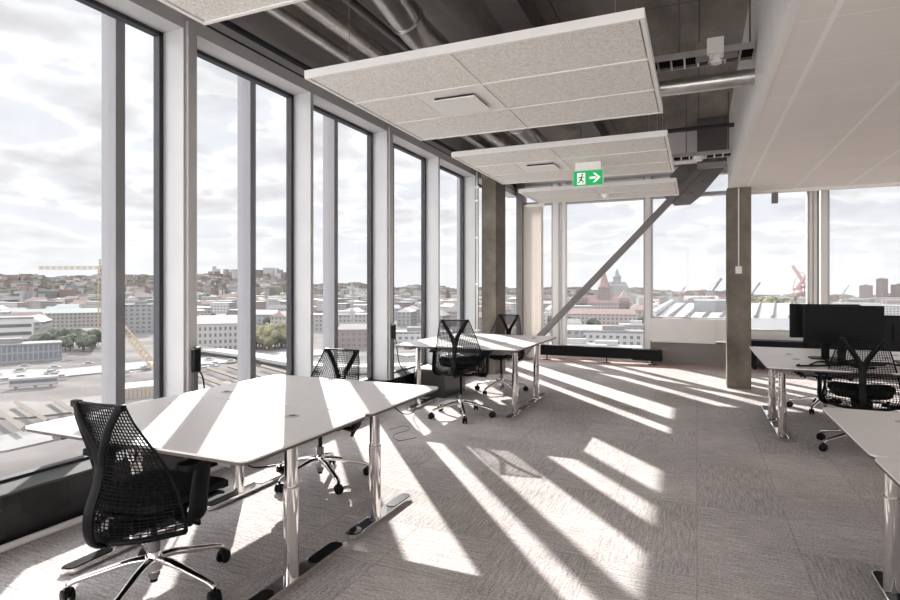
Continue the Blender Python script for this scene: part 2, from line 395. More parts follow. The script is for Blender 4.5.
# rear wall: glazed too
f = MB(); f.box(XL, XR, YB-0.2, YB, 0, 0.3); f.box(XL, XR, YB-0.2, YB, 3.3, ZC)
for i in range(8): f.box(XL+i*1.47, XL+i*1.47+0.1, YB-0.2, YB, 0.3, 3.3)
struct(f.build('wall_rear', ALU))

# dropped soffit on the right
f = MB(); f.box(0.42, XR, YB, 9.32, 2.80, 2.84)
struct(f.build('ceiling_dropped', SOFF))
FASC = mat('soffit_fascia', (0.80, 0.77, 0.74), 0.7); N, L = nodes(FASC); tc = N.new('ShaderNodeTexCoord'); sp = N.new('ShaderNodeSeparateXYZ'); L.new(tc.outputs['Object'], sp.inputs[0])
L.new(mix_(N, L, lines(N, L, sp.outputs[1], 0.6, 3.4, 0.008), (0.80, 0.77, 0.74), (0.42, 0.39, 0.36)), N['Principled BSDF'].inputs['Base Color'])
struct(MB().box(0.42, 0.46, YB, 9.32, 2.842, ZC).build('trim_4', FASC))
struct(MB().box(0.42, XR, 9.28, 9.36, 2.76, 2.80).box(0.42, XR, 9.32, 9.36, 2.80, ZC).build('trim_5', WHITE))
struct(MB().box(0.415, 0.47, YB, 9.32, 2.795, 2.803).build('trim_6', WHITE))
# beam near the far wall
struct(MB().box(-3.0, XR, 9.75, 10.05, 3.42, ZC).build('trim_7', WHITE))
struct(MB().box(-3.3, 0.42, 10.5, 10.9, 3.55, ZC).build('trim_8', DARKST))

# columns
tag(MB().box(0.385, 0.687, 8.86, 9.2, 0, 2.80, 0.008).box(0.43, 0.66, 9.0, 9.18, 2.7, ZC).build('concrete_column', CONC), 'square raw concrete column standing free beside the right hand desks', 'column')
tag(MB().box(-3.23, -2.98, 8.75, 9.25, 0, ZC, 0.01).build('concrete_column', CONC), 'dark concrete column at the far end of the left window wall', 'column')
tag(MB().box(-3.36, -3.23, 11.12, 11.30, 0, ZC, 0.004).build('steel_post', DARKST), 'dark steel post in the far left corner beside the vertical blind', 'post')
t = empty('conduit_pipe', (-3.27, 8.66, 0)); tag(t, 'thin grey conduit with white clips running up beside the left concrete column', 'pipe')
MB().tube([(0, 0, 0), (0, 0, 3.8)], 0.012, 8).build('pipe', STEEL, t, True)
for z in (0.7, 1.45, 2.2, 2.8, 3.02):
    MB().box(-0.03, 0.03, -0.02, 0.02, z, z+0.03).build('clip', WHITE, t)
t = empty('wall_switch', (0.49, 8.84, 0)); tag(t, 'white wall box with cable riser on the free concrete column', 'switch')
MB().box(0.0, 0.08, 0, 0.018, 1.60, 1.70, 0.004).build('switch_box', WHITE, t)
MB().tube([(0.04, 0.010, 1.7), (0.04, 0.010, 2.79)], 0.008, 8).build('riser', WHITE, t, True)

# ------------------------------------------------------------------ brace
a = Vector((-3.18, 10.85, 0.06)); b_ = Vector((0.10, 10.85, 3.52)); d = (b_-a).normalized()
br = empty('diagonal_brace', a); tag(br, 'long diagonal dark steel brace crossing the far windows', 'brace')
f = MB(); q = d.to_track_quat('X', 'Z').to_matrix().to_4x4()
f.box(0, (b_-a).length, -0.06, 0.06, -0.056, 0.056, 0.006, M=q); f.build('strut', GREYST, br)
f = MB(); L0 = (b_-a).length
pl = [(L0-0.80, -0.12), (L0-0.62, -0.30), (L0-0.40, -0.33), (L0+0.25, -0.28), (L0+0.25, 0.30), (L0-0.45, 0.30), (L0-0.80, 0.16)]
f.prism(pl, -0.02, 0.02, M=q @ Matrix.Rotation(PI/2, 4, 'X')); f.build('gusset_plate', GREYST, br)
for p in ((-0.45, 0.12), (-0.45, -0.18), (-0.2, 0.12), (-0.2, -0.18)):
    M = q @ Matrix.Translation((L0+p[0], -0.02, p[1])) @ Matrix.Rotation(PI/2, 4, 'X'); MB().lathe([(0.018, 0), (0.018, 0.03)], n=6, M=M).build('bolt', DARKST, br)
MB().box(-0.1, 0.2, -0.12, 0.12, -0.06, -0.03).build('foot_plate', GREYST, br)
tag(MB().box(0.0, 0.40, 9.2, 9.72, 3.25, ZC, 0.005).build('steel_connector', DARKST), 'dark steel connector block under the slab above the tray nearest the far windows', 'beam')

# ------------------------------------------------------------------ hanging acoustic rafts
def raft(name_label, y0, y1, z, plan, vent=None, rows=3):
    x0, x1 = -2.41, -0.25
    r = empty('acoustic_raft', ((x0+x1)/2, (y0+y1)/2, z)); tag(r, name_label, 'ceiling panel', 'acoustic rafts hung below the slab')
    ox, oy, oz = (x0+x1)/2, (y0+y1)/2, z
    f = MB(); e = 0.024; h = 0.055
    f.box(x0-ox, x1-ox, y0-oy, y0+e-oy, 0, h, 0.002); f.box(x0-ox, x1-ox, y1-e-oy, y1-oy, 0, h, 0.002)
    f.box(x0-ox, x0+e-ox, y0+e-oy, y1-e-oy, 0, h, 0.002); f.box(x1-e-ox, x1-ox, y0+e-oy, y1-e-oy, 0, h, 0.002)
    hy = (y1-y0)/rows
    for k in range(1, rows):
        wd = 0.012 if k == 1 else 0.004
        f.box(x0-ox, x1-ox, y0+k*hy-wd-oy, y0+k*hy+wd-oy, 0.001, h*0.8)
    f.build('raft_frame', WHITE, r)
    f = MB()
    for (a, b, k) in plan:
        ya, yb = y0+k*hy+0.014, y0+(k+1)*hy-0.014
        o = MB().box(a-ox+0.008, b-ox-0.008, ya-oy, yb-oy, 0.006, 0.045, 0.003).build('wood_wool_tile', WOOL, r)
        if b < x1-0.03: MB().box(b-ox-0.005, b-ox+0.006, ya-oy, yb-oy, 0.001, 0.04).build('cross_bar', WHITE, r)
    if vent:
        a, b, k = vent; ya, yb = y0+k*hy+0.014, y0+(k+1)*hy-0.014
        MB().box(a-ox, b-ox, ya-oy, yb-oy, 0.006, 0.04).build('surround_tile', WHITE, r)
        cx, cy, s = (a+b)/2-ox, (ya+yb)/2-oy, 0.17
        v = MB().box(cx-s, cx+s, cy-s, cy+s, -0.022, -0.014, 0.003).build('air_diffuser', WHITE, r)
        MB().box(cx-s*0.9, cx+s*0.9, cy-s*0.9, cy+s*0.9, -0.014, 0.006).build('diffuser_throat', GASK, r)
    for sx in (-0.9, 0.9):
        for sy in (-0.35, 0.35):
            MB().tube([(sx, sy*(y1-y0), h*0.5), (sx, sy*(y1-y0), ZC-z)], 0.0025, 6).build('hanger_wire', STEEL, r)
    return r
full = lambda k: [(-2.386, -1.365, k), (-1.365, -0.274, k)]
P = full(0)+[(-2.386, -1.905, 1), (-1.365, -0.274, 1)]+full(2)
raft('hanging pale wood-wool ceiling raft at the upper left edge of the view', 0.55, 2.27, 2.8, P, (-1.905, -1.365, 1))
raft('largest hanging wood-wool ceiling raft with square air diffuser, closest full one', 3.11, 4.87, 2.8, P, (-1.905, -1.365, 1))
raft('middle hanging wood-wool ceiling raft behind the exit sign', 5.6, 7.36, 2.8, P, (-1.90, -1.365, 1))
raft('farthest hanging ceiling raft near the far windows with round detector', 8.08, 9.28, 2.8, full(0)+full(1), None, rows=2)

# ------------------------------------------------------------------ ducts and trays
def duct(label, pts, r, m=STEEL, rings=None, cat='duct', ringr=1.05):
    t = empty('ventilation_duct', pts[0]); tag(t, label, cat)
    P0 = Vector(pts[0]); P_ = [Vector(p)-P0 for p in pts]
    MB().tube(P_, r, 20).build('duct_pipe', m, t, True)
    f = MB(); L_ = 0; step = rings or 0.35; nxt = step
    for a, b in zip(P_, P_[1:]):
        seg = (b-a).length; d = (b-a).normalized()
        while nxt < L_+seg:
            c = a+d*(nxt-L_); MB().tube([c-d*0.008, c+d*0.008], r*ringr, 20).build('duct_ring', m, t, True); nxt += step
        L_ += seg
    return t
duct('slim spiral duct nearest the left windows under the slab', [(-3.10, -4.5, 3.62), (-3.10, 10.4, 3.62)], 0.05, rings=0.42)
duct('wider wrapped spiral duct running beside the slim one', [(-2.82, -4.5, 3.66), (-2.82, 10.4, 3.66)], 0.08, rings=0.5)
duct('large round silver air duct dropping over the biggest raft', [(-2.15, 1.0, 3.72), (-2.15, 3.3, 3.70), (-2.15, 3.65, 3.66), (-2.13, 3.9, 3.58), (-2.13, 4.2, 3.52), (-2.13, 8.6, 3.52)], 0.13, rings=3.05, ringr=1.12)
duct('silver spiral duct crossing to the dropped soffit under the cable tray', [(-1.9, 5.12, 3.08), (0.42, 5.12, 3.08)], 0.065, rings=0.16)
tag(MB().tube([(-3.2, 7.86, 3.42), (0.42, 7.86, 3.42)], 0.028, 10).build('sprinkler_pipe', GASK, smooth=True), 'thin black pipe crossing under the slab behind the middle raft', 'pipe')
tag(MB().tube([(-2.44, -4, 3.60), (-2.44, 10.3, 3.60)], 0.035, 10).build('sprinkler_pipe', DARKST, smooth=True), 'dark round pipe running lengthways beside the wrapped duct', 'pipe')
tag(MB().box(-1.55, -1.30, -4, 9.6, 3.66, ZC-0.02).build('ceiling_beam', DARKST), 'dark boxed beam running lengthways under the slab', 'beam')
def tray(y, z, label, x0=-2.0):
    t = empty('cable_tray', (x0, y, z)); tag(t, label, 'cable tray')
    n = 0.42-x0; f = MB()
    f.box(0, n-0.02, -0.12, -0.112, 0, 0.05); f.box(0, n-0.02, 0.112, 0.12, 0, 0.05)
    k = 0
    while k*0.1 < n-0.05: f.box(k*0.1, k*0.1+0.015, -0.112, 0.112, 0, 0.006); k += 1
    f.build('tray_ladder', STEEL, t)
    f = MB(); random.seed(int(y*10))
    for j in range(7):
        yy = -0.09+j*0.028
        f.tube(spline([(0, yy, 0.02), (n*0.3, yy+random.uniform(-.012, .012), 0.022), (n*0.7, yy+random.uniform(-.012, .012), 0.02), (n-0.02, yy, 0.02)], 6), 0.009, 6)
    f.build('cables', BLK, t, True)
    for x in (0.5, n-0.55, n-0.05):
        MB().tube([(x, -0.11, 0.02), (x, -0.11, ZC-z)], 0.006, 6).build('hanger_rod', DARKST, t)
    return t
tray(5.0, 3.22, 'steel cable tray with black cables above the spiral duct')
tray(8.2, 3.12, 'steel cable tray with black cables farther back, by the brace gusset')
t = empty('junction_box', (0.13, 4.86, 3.20)); tag(t, 'white square junction box on the nearer cable tray', 'junction box')
MB().box(-0.06, 0.06, -0.03, 0.03, 0.01, 0.13, 0.004).build('box_body', WHITE, t)
MB().box(-0.14, 0.16, 0.032, 0.06, -0.02, 0.13).build('back_plate', GREYST, t)
MB().tube(spline([(0.0, -0.02, 0.02), (-0.03, -0.03, -0.03), (-0.05, 0.0, -0.06)], 5), 0.005, 6).build('cable', WHITE, t)
def sensor(x, y, z, label, r=0.055):
    t = empty('ceiling_sensor', (x, y, z)); tag(t, label, 'sensor')
    MB().lathe([(r, 0), (r, -0.02), (r*0.9, -0.03)][::-1], n=24).build('sensor_base', WHITE, t, True)
    MB().lathe([(r*0.25, -0.062), (r*0.6, -0.055), (r*0.72, -0.03)], n=24).build('sensor_dome', WHITE, t, True)
sensor(0.14, 4.93, 3.215, 'white domed sensor under the nearer cable tray', 0.065)
sensor(0.02, 8.12, 3.115, 'white domed sensor under the farther cable tray', 0.075)
sensor(-1.25, 8.75, 2.80, 'round white smoke detector on the farthest raft', 0.07)
tag(MB().lathe([(0.03, -0.008), (0.035, 0)], (1.537, 7.795, 2.798), 20).build('ceiling_sensor', WHITE, smooth=True), 'tiny flush white disc in the dropped soffit', 'sensor')
tag(MB().box(0.98, 1.06, 9.29, 9.35, 2.61, 2.76, 0.004).build('window_contact', ALUD), 'small grey unit hanging at the head of the right window', 'sensor')

# exit sign
t = empty('exit_sign', (-1.11, 6.42, 2.62)); tag(t, 'green and white running-man exit sign hanging from the raft', 'sign')
GRN = mat('sign_green', (0.0, 0.36, 0.09), 0.4, emit=((0.0, 0.42, 0.12), 0.35)); SGW = mat('sign_white', (0.85, 0.92, 0.86), 0.4, emit=((0.8, 1, 0.85), 0.35)); FR = mat('sign_frame', (0.62, 0.72, 0.62), 0.4)
W2, H2 = 0.160, 0.082
MB().box(-W2-0.008, W2+0.008, -0.012, 0.012, -H2-0.008, H2+0.008, 0.003).build('sign_case', FR, t)
MB().box(-W2, W2, -0.015, -0.012, -H2, H2).build('sign_face', GRN, t)
MB().box(-0.14, 0.14, -0.01, 0.01, H2+0.008, 0.18).build('hanger_plate', WHITE, t)
RX = Matrix.Rotation(PI/2, 4, 'X')
def flat(poly, y, m, nm):
    f = MB(); f.prism([(x, z) for x, z in poly], -y, -y+0.002, M=RX); return f.build(nm, m, t)
flat([(-0.118, -0.068), (-0.028, -0.068), (-0.028, 0.06), (-0.118, 0.06)], -0.0155, SGW, 'doorway_symbol')
f = MB()
for poly in ([(-0.075, 0.02), (-0.055, 0.026), (-0.066, -0.018), (-0.086, -0.016)],            # torso
             [(-0.086, -0.014), (-0.066, -0.018), (-0.045, -0.030), (-0.050, -0.062), (-0.058, -0.062), (-0.058, -0.036), (-0.08, -0.024)],
             [(-0.086, -0.014), (-0.074, -0.022), (-0.090, -0.044), (-0.112, -0.056), (-0.114, -0.048), (-0.098, -0.036)],
             [(-0.06, 0.022), (-0.056, 0.012), (-0.044, 0.0), (-0.034, 0.006), (-0.036, 0.012), (-0.046, 0.012)],
             [(-0.074, 0.022), (-0.072, 0.012), (-0.092, 0.008), (-0.098, -0.008), (-0.105, -0.004), (-0.098, 0.016)]):
    f.prism(poly, 0.0165, 0.018, M=RX)
f.prism([(-0.062+0.011*math.cos(k*PI/6), 0.040+0.011*math.sin(k*PI/6)) for k in range(12)], 0.0165, 0.018, M=RX)
f.build('running_figure', mat('sign_dark_green', (0.01, 0.12, 0.03), 0.5), t)
f = MB()
f.prism([(0.02, -0.012), (0.085, -0.012), (0.085, 0.012), (0.02, 0.012)], 0.015, 0.0175, M=RX)
f.prism([(0.055, 0.052), (0.080, 0.052), (0.138, 0.0), (0.080, -0.052), (0.055, -0.052), (0.104, 0.0)], 0.015, 0.0178, M=RX)
f.build('arrow_symbol', SGW, t)

# ------------------------------------------------------------------ blinds, heater
def slat_mat(): 
    return mat('cream_blind_fabric', (0.86, 0.82, 0.77), 0.85)
t = empty('vertical_blind', (-3.1, 11.22, 0)); tag(t, 'cream vertical blind drawn to the side in the far left corner', 'blind')
MB().box(-0.20, 0.30, -0.03, 0.03, 3.04, 3.09).build('head_rail', WHITE, t)
for i in range(11):
    x = -0.17+i*0.042; f = MB(); f.box(-0.03, 0.03, -0.0015, 0.0015, 0.12, 3.04)
    o = f.build('blind_slat', slat_mat(), t); o.location = (x, 0, 0); o.rotation_euler = (0, 0, math.radians(52+6*math.sin(i*2.3)))
t = empty('convector_heater', (-1.70, 11.02, 0)); tag(t, 'long low black convector heater on feet under the far windows', 'heater')
MB().box(-1.12, 0.60, -0.06, 0.06, 0.09, 0.285, 0.008).build('heater_casing', BLK, t)
MB().box(0.60, 1.12, -0.06, 0.10, 0.07, 0.275, 0.008).build('end_casing', BLK, t)
MB().box(-1.10, 0.60, -0.04, 0.04, 0.286, 0.289).build('top_grille', DARKST, t)
for x in (-1.0, 0.14, 0.95):
    MB().box(x-0.01, x+0.01, -0.01, 0.01, 0.006, 0.09).box(x-0.07, x+0.07, -0.05, 0.05, 0, 0.007).build('heater_foot', BLK, t)
tag(MB().box(0.80, 6.0, 11.02, 11.24, 0.28, 0.50, 0.01).box(0.9, 0.94, 11.1, 11.2, 0, 0.28).box(3.2, 3.24, 11.1, 11.2, 0, 0.28).box(5.8, 5.84, 11.1, 11.2, 0, 0.28).build('convector_heater', BLK), 'black convector heater below the sill behind the right hand desks', 'heater')

# socket strips on the piers, with cable
def socket(y, label):
    t = empty('power_socket', (XL+0.03, y, 0)); tag(t, label, 'socket')
    MB().box(0, 0.035, -0.03, 0.03, 0.79, 0.955, 0.006).build('socket_body', BLK, t)
    MB().box(0.0, 0.03, -0.035, 0.035, 0.955, 0.97).build('socket_cap', ALUD, t)
    MB().box(-0.01, 0.015, -0.02, 0.02, 0.31, 0.79).build('conduit_strip', ALUD, t)
    MB().tube(spline([(0.02, 0.02, 0.80), (0.03, 0.05, 0.74), (0.035, 0.07, 0.60), (0.06, 0.10, 0.45), (0.16, 0.22, 0.25), (0.2, 0.34, 0.03), (0.32, 0.5, 0.008)], 6), 0.006, 6).build('power_cable', BLK, t, True)
socket(3.07, 'black socket strip on the window pier behind the nearest desk')
socket(6.01, 'black socket strip on the window pier left of the far desk pair')
t = empty('storage_box', (-3.15, 6.95, 0)); tag(t, 'low black box on the floor against the window wall under the far desks', 'box')
MB().box(-0.22, 0.22, -0.35, 0.35, 0.0, 0.34, 0.01).build('box_body', mat('dark_box', (0.05, 0.048, 0.045), 0.35), t)
MB().box(-0.225, 0.225, -0.355, 0.355, 0.34, 0.36, 0.006).build('box_lid', mat('grey_box_lid', (0.25, 0.24, 0.23), 0.5), t)

# ------------------------------------------------------------------ desks
def make_desk(W=1.40, D=0.90, H=0.73, foot0=-0.36, foot1=0.43, legoff=0.03, inset=0.17, grom=((-0.48, 0.25), (0.36, 0.25))):
    """local origin: centre of the desk on the floor"""
    r = empty('sit_stand_desk')
    top = MB().prism(rrect(-W/2, W/2, -D/2, D/2, 0.045), H-0.009, H).build('desk_top', DESKW, r)
    e = MB().prism(rrect(-W/2+0.002, W/2-0.002, -D/2+0.002, D/2-0.002, 0.045), H-0.022, H-0.008).build('edge_band', DESKE, top)
    for (x, y) in grom:
        g = MB().lathe([(0.036, H-0.001), (0.036, H+0.0025), (0.028, H+0.004)], (x, y, 0), 24).build('cable_grommet', ALU, r, True)
        MB().lathe([(0.018, H+0.003), (0.018, H+0.005)], (x, y, 0), 16).build('grommet_slot', GASK, g)
    f = MB().box(0.50, 0.54, -D/2+0.07, -D/2+0.09, H, H+0.0012).box(0.57, 0.61, -D/2+0.07, -D/2+0.09, H, H+0.0012).build('control_pad', GASK, r)
    f = MB(); f.box(-W/2+inset-0.03, W/2-inset+0.03, legoff-0.03, legoff+0.03, H-0.07, H-0.027, 0.003); f.build('crossbeam', ALUD, r)
    f = MB().box(-0.45, 0.45, legoff+0.06, legoff+0.20, H-0.11, H-0.105).box(-0.45, 0.45, legoff+0.055, legoff+0.06, H-0.11, H-0.03).box(-0.45, 0.45, legoff+0.2, legoff+0.205, H-0.11, H-0.06).build('cable_basket', ALUD, r)
    for sx in (-1, 1):
        x = sx*(W/2-inset)
        l = MB().lathe([(0.036, 0.03), (0.036, 0.46), (0.033, 0.462)], (x, legoff, 0), 28).build('leg', CHROME, r, True)
        MB().lathe([(0.031, 0.46), (0.031, H-0.06)], (x, legoff, 0), 28).build('inner_column', CHROME, l, True)
        MB().lathe([(0.0368, 0.455), (0.0368, 0.461)], (x, legoff, 0), 28).build('leg_collar', STEEL, l, True)
        MB().box(x-0.035, x+0.035, -D/2+0.06, D/2-0.06, H-0.06, H-0.027, 0.003).build('top_bracket', ALUD, l)
        ft = MB().prism(rrect(x-0.041, x+0.041, foot0, foot1, 0.04), 0.006, 0.030).build('foot', CHROME, r)
        for ya, yb in ((foot0+0.012, foot0+0.25), (foot1-0.25, foot1-0.012)):
            MB().prism(rrect(x-0.034, x+0.034, ya, yb, 0.03), 0.030, 0.0335).build('foot_pad', BLKG, ft)
        for yy in (foot0+0.05, foot1-0.05):
            MB().lathe([(0.02, 0), (0.02, 0.008)], (x, yy, 0), 12).build('glide', BLK, ft)
    return r
GD = 'white sit-stand desks on chrome column legs'
d0 = make_desk(); d0.location = (-2.30, 2.155, 0); tag(d0, 'white sit-stand desk nearest the camera by the left windows', 'desk', GD)
def desk_at(x, y, label, **k):
    o = make_desk(**k); o.location = (x, y, 0); tag(o, label, 'desk', GD); return o
G2 = ((-0.48, -0.28), (0.36, -0.28), (0.52, 0.05))
desk_at(-2.30, 3.078, 'white sit-stand desk joined behind the nearest left desk', legoff=-0.125, foot0=-0.40, foot1=0.30, grom=G2)
desk_at(-2.425, 6.13, 'white sit-stand desk of the far pair, front one with chair before it', W=1.45, H=0.76, inset=0.13, legoff=-0.11, foot0=-0.36, foot1=0.34)
desk_at(-2.425, 7.04, 'white sit-stand desk of the far pair, the back one', W=1.45, H=0.76, inset=0.13, legoff=-0.12, foot0=-0.42, foot1=0.28, grom=G2)
desk_at(1.37, 6.23, 'white desk at right with monitors and loose black cables on it', W=1.60, D=0.975, H=0.70, legoff=-0.11, foot0=-0.27, foot1=0.45, inset=0.16)
desk_at(1.37, 7.215, 'white desk at right behind the monitors, beside the free column', W=1.60, D=0.975, H=0.70, legoff=-0.36, foot0=-0.45, foot1=0.34, inset=0.155, grom=G2)
desk_at(1.47, 3.42, 'white desk at the right edge in front of the big chair', W=1.60, D=1.06, H=0.70, legoff=-0.27, foot0=-0.50, foot1=-0.06, inset=0.14)
desk_at(1.47, 2.35, 'white desk at the lower right corner, closest on that side', W=1.60, D=1.06, H=0.70, legoff=-0.34, foot0=-0.50, foot1=0.10, inset=0.14)

# ------------------------------------------------------------------ office chairs
def make_chair():
    r = empty('office_chair')
    # five-star base
    hub = MB().lathe([(0.030, 0.095), (0.038, 0.11), (0.038, 0.165), (0.028, 0.185)], n=24).build('base_hub', CHROME, r, True)
    for k in range(5):
        a = 2*PI*k/5+0.05; c, s = math.cos(a), math.sin(a)
        P_ = spline([(0.02, 0, 0.150), (0.10, 0, 0.146), (0.22, 0, 0.117), (0.32, 0, 0.092), (0.348, 0, 0.074)], 5)
        pts = [(p.x*c, p.x*s, p.z) for p in P_]; n = len(pts)
        lg = MB().tube(pts, [0.024-0.010*i/(n-1) for i in range(n)], 12, flat=0.8).build('base_leg', CHROME, r, True)
        cx, cy = 0.348*c, 0.348*s; f = MB()
        ang = a+1.1+k*0.9; M0 = Matrix.Translation((cx, cy, 0.031)) @ Matrix.Rotation(ang, 4, 'Z') @ Matrix.Rotation(PI/2, 4, 'Y')
        for o_ in (-0.024, 0.008):
            f.lathe([(0.026, o_), (0.031, o_+0.003), (0.031, o_+0.013), (0.026, o_+0.016)], n=20, M=M0)
        f.lathe([(0.012, -0.012), (0.012, 0.012)], n=10, M=M0)
        M1 = Matrix.Translation((cx, cy, 0.031)) @ Matrix.Rotation(ang, 4, 'Z')
        f.box(-0.010, 0.010, -0.022, 0.022, 0.0, 0.030, 0.004, M=M1); f.lathe([(0.008, 0.02), (0.008, 0.045)], (cx, cy, 0.031), 10)
        f.build('caster', BLK, lg, True)
    cy_ = MB().lathe([(0.018, 0.06), (0.026, 0.075), (0.026, 0.235), (0.020, 0.24)], n=20).build('gas_cylinder', ALUD, r, True)
    MB().lathe([(0.015, 0.09), (0.015, 0.345)], n=16).build('gas_piston', BLK, r, True)
    MB().lathe([(0.016, 0.045), (0.016, 0.062)], n=16).build('cylinder_tip', BLK, cy_, True)
    # tilt mechanism
    f = MB().box(-0.075, 0.075, -0.17, 0.13, 0.335, 0.385, 0.012).box(-0.04, 0.04, -0.26, -0.12, 0.325, 0.365, 0.01)
    mech = f.build('tilt_mechanism', BLK, r, True)
    MB().tube([(0.07, 0.03, 0.36), (0.19, 0.03, 0.35)], 0.007, 8).build('lever', BLK, mech)
    MB().lathe([(0.014, 0), (0.028, 0.004), (0.028, 0.016), (0.014, 0.02)], n=12, M=Matrix.Translation((0.18, 0.03, 0.35)) @ Matrix.Rotation(PI/2, 4, 'Y')).build('knob', BLK, mech, True)
    # seat: rounded pad with waterfall front
    def pad(z_off, th, grow, nm, m):
        bm = bmesh.new(); nx, ny = 16, 16; top = []; bot = []
        def pt(i, j, side):
            u = -1+2*i/nx; v = -1+2*j/ny
            su = u*math.sqrt(1-0.32*v*v); sv = v*math.sqrt(1-0.32*u*u)
            x = su*(0.262+grow); y = sv*(0.275+grow)+0.045
            e = max(abs(u), abs(v)); z = 0.462+z_off+0.018*su*su-0.040*max(0, sv-0.35)**2*2.2
            z += 0.010*max(0, -sv-0.5)
            edge = (1-e**6)
            return (x, y, z+(th*0.5*(0.35+0.65*edge) if side else -th*0.5*(0.45+0.55*edge)))
        for side, arr in ((1, top), (0, bot)):
            for j in range(ny+1): arr.append([bm.verts.new(pt(i, j, side)) for i in range(nx+1)])
        for j in range(ny):
            for i in range(nx):
                bm.faces.new((top[j][i], top[j][i+1], top[j+1][i+1], top[j+1][i])); bm.faces.new((bot[j][i], bot[j+1][i], bot[j+1][i+1], bot[j][i+1]))
        for i in range(nx):
            bm.faces.new((top[0][i+1], top[0][i], bot[0][i], bot[0][i+1])); bm.faces.new((top[ny][i], top[ny][i+1], bot[ny][i+1], bot[ny][i]))
        for j in range(ny):
            bm.faces.new((top[j][0], top[j+1][0], bot[j+1][0], bot[j][0])); bm.faces.new((top[j+1][nx], top[j][nx], bot[j][nx], bot[j+1][nx]))
        mb = MB(); mb.bm.free(); mb.bm = bm; return mb.build(nm, m, r, True)
    pad(-0.005, 0.07, -0.02, 'seat', BLKF)
    pad(-0.048, 0.03, -0.035, 'seat_pan', BLK)
    # mesh back: a sheet narrow at the top, wide and hugging the seat below
    def surf(u, v):               # v=0 bottom .. 1 top
        z = 0.335+0.585*v
        hw = 0.288-0.070*v-0.066*v*v
        if v < 0.12: hw -= 0.35*(0.12-v)
        y = -0.220+0.030*math.sin(PI*min(1, v*1.15))-0.065*v*v
        y += (0.17*(1-v)**1.6+0.018)*abs(u)**2.2
        y -= 0.055*math.exp(-((v-0.14)/0.18)**2)*(1-u*u*0.6)
        return Vector((u*hw, y, z))
    NU, NV = 24, 40
    bm = bmesh.new(); g = [[bm.verts.new(surf(-1+2*i/NU, (j/NV)**1.0)) for i in range(NU+1)] for j in range(NV+1)]
    for j in range(NV):
        for i in range(NU): bm.faces.new((g[j][i], g[j][i+1], g[j+1][i+1], g[j+1][i]))
    me = bpy.data.meshes.new('mesh_back'); bm.to_mesh(me); bm.free(); me.materials.append(BLACKP)
    mo = bpy.data.objects.new('mesh_back', me); C.objects.link(mo); mo.parent = r
    md = mo.modifiers.new('strands', 'WIREFRAME'); md.thickness = 0.0075; md.use_even_offset = False; md.use_replace = True
    rim = MB(); n_ = 24
    rim.tube([surf(-1, v/n_) for v in range(n_+1)], [0.0085-0.004*v/n_ for v in range(n_+1)], 8)
    rim.tube([surf(1, v/n_) for v in range(n_+1)], [0.0085-0.004*v/n_ for v in range(n_+1)], 8)
    rim.tube([surf(-1+2*i/16, 1) for i in range(17)], 0.007, 8); rim.tube([surf(-1+2*i/16, 0) for i in range(17)], 0.012, 8)
    rim.build('back_rim', BLK, mo, True)
    # Y-shaped spine behind the mesh
    sp_ = MB(); low = spline([(0, -0.14, 0.34), (0, -0.22, 0.315), (0, -0.300, 0.35), (0, -0.315, 0.46), (0, -0.276, 0.58), (0, -0.262, 0.67)], 6)
    n_ = len(low); sp_.tube(low, [0.030-0.004*i/n_ for i in range(n_)], 14, flat=[0.45]*n_, up=(0, 1, 0.6))
    for sx in (-1, 1):
        p = spline([(sx*0.004, -0.262, 0.645), (sx*0.026, -0.268, 0.73), (sx*0.082, -0.283, 0.83), (sx*0.132, surf(0.9, 1).y-0.008, 0.912)], 6); n_ = len(p)
        sp_.tube(p, [0.024-0.006*i/n_ for i in range(n_)], 12, flat=[0.5]*n_, up=(0, 1, 0.3))
        sp_.box(sx*0.132-0.022, sx*0.132+0.022, surf(0.9, 1).y-0.016, surf(0.9, 1).y+0.012, 0.898, 0.928, 0.006)
    sp_.build('y_spine', BLK, r, True)
    # arms
    for sx in (-1, 1):
        f = MB()
        p = spline([(sx*0.14, -0.02, 0.40), (sx*0.25, -0.03, 0.385), (sx*0.295, -0.03, 0.42), (sx*0.300, -0.02, 0.52), (sx*0.298, 0.0, 0.63)], 6); n_ = len(p)
        f.tube(p, [0.040+0.010*math.sin(PI*i/n_) for i in range(n_)], 12, flat=[0.38]*n_, up=(1, 0, 0.5))
        a_ = f.build('arm_post', BLK, r, True)
        bm2 = MB(); pl = rrect(sx*0.295-0.042, sx*0.295+0.042, -0.12, 0.13, 0.035)
        bm2.prism(pl, 0.628, 0.652).build('arm_pad', BLK, a_, True)
    return r
GC = 'black mesh-back office chairs on chrome star bases'
ch = make_chair()
proto = ch
chairs = [
 (-2.305, 1.875, -0.005, 1, 'black mesh-back office chair nearest the camera at the left desk'),
 (-2.53, 3.45, 0.0, 180, 'black mesh-back office chair behind the near desk pair, facing the camera'),
 (-2.37, 5.77, 0.145, 8, 'black mesh-back office chair in front of the far desk pair, Y spine towards us'),
 (-2.42, 7.32, 0.105, 176, 'black mesh-back office chair tucked behind the far desk pair'),
 (1.30, 5.93, 0.06, -10, 'black mesh-back office chair pushed up to the monitor desk at right'),
 (1.34, 7.68, 0.03, 165, 'black office chair mostly hidden under the desk behind the monitors'),
]
UPPER = ('seat', 'seat_pan', 'mesh_back', 'y_spine', 'arm_post', 'tilt_mechanism', 'gas_piston')
made = [proto if i == 0 else copy_tree(proto) for i in range(len(chairs))]
for o, (x, y, dz, a, lb) in zip(made, chairs):
    o.location = (x, y, 0); o.rotation_euler = (0, 0, math.radians(a)); tag(o, lb, 'office chair', GC)
    for c in o.children:
        if c.name.split('.')[0] in UPPER: c.location.z += (min(dz, 0.07 if x < 0 else 0.012) if c.name.startswith('arm_post') else dz)          # seat height

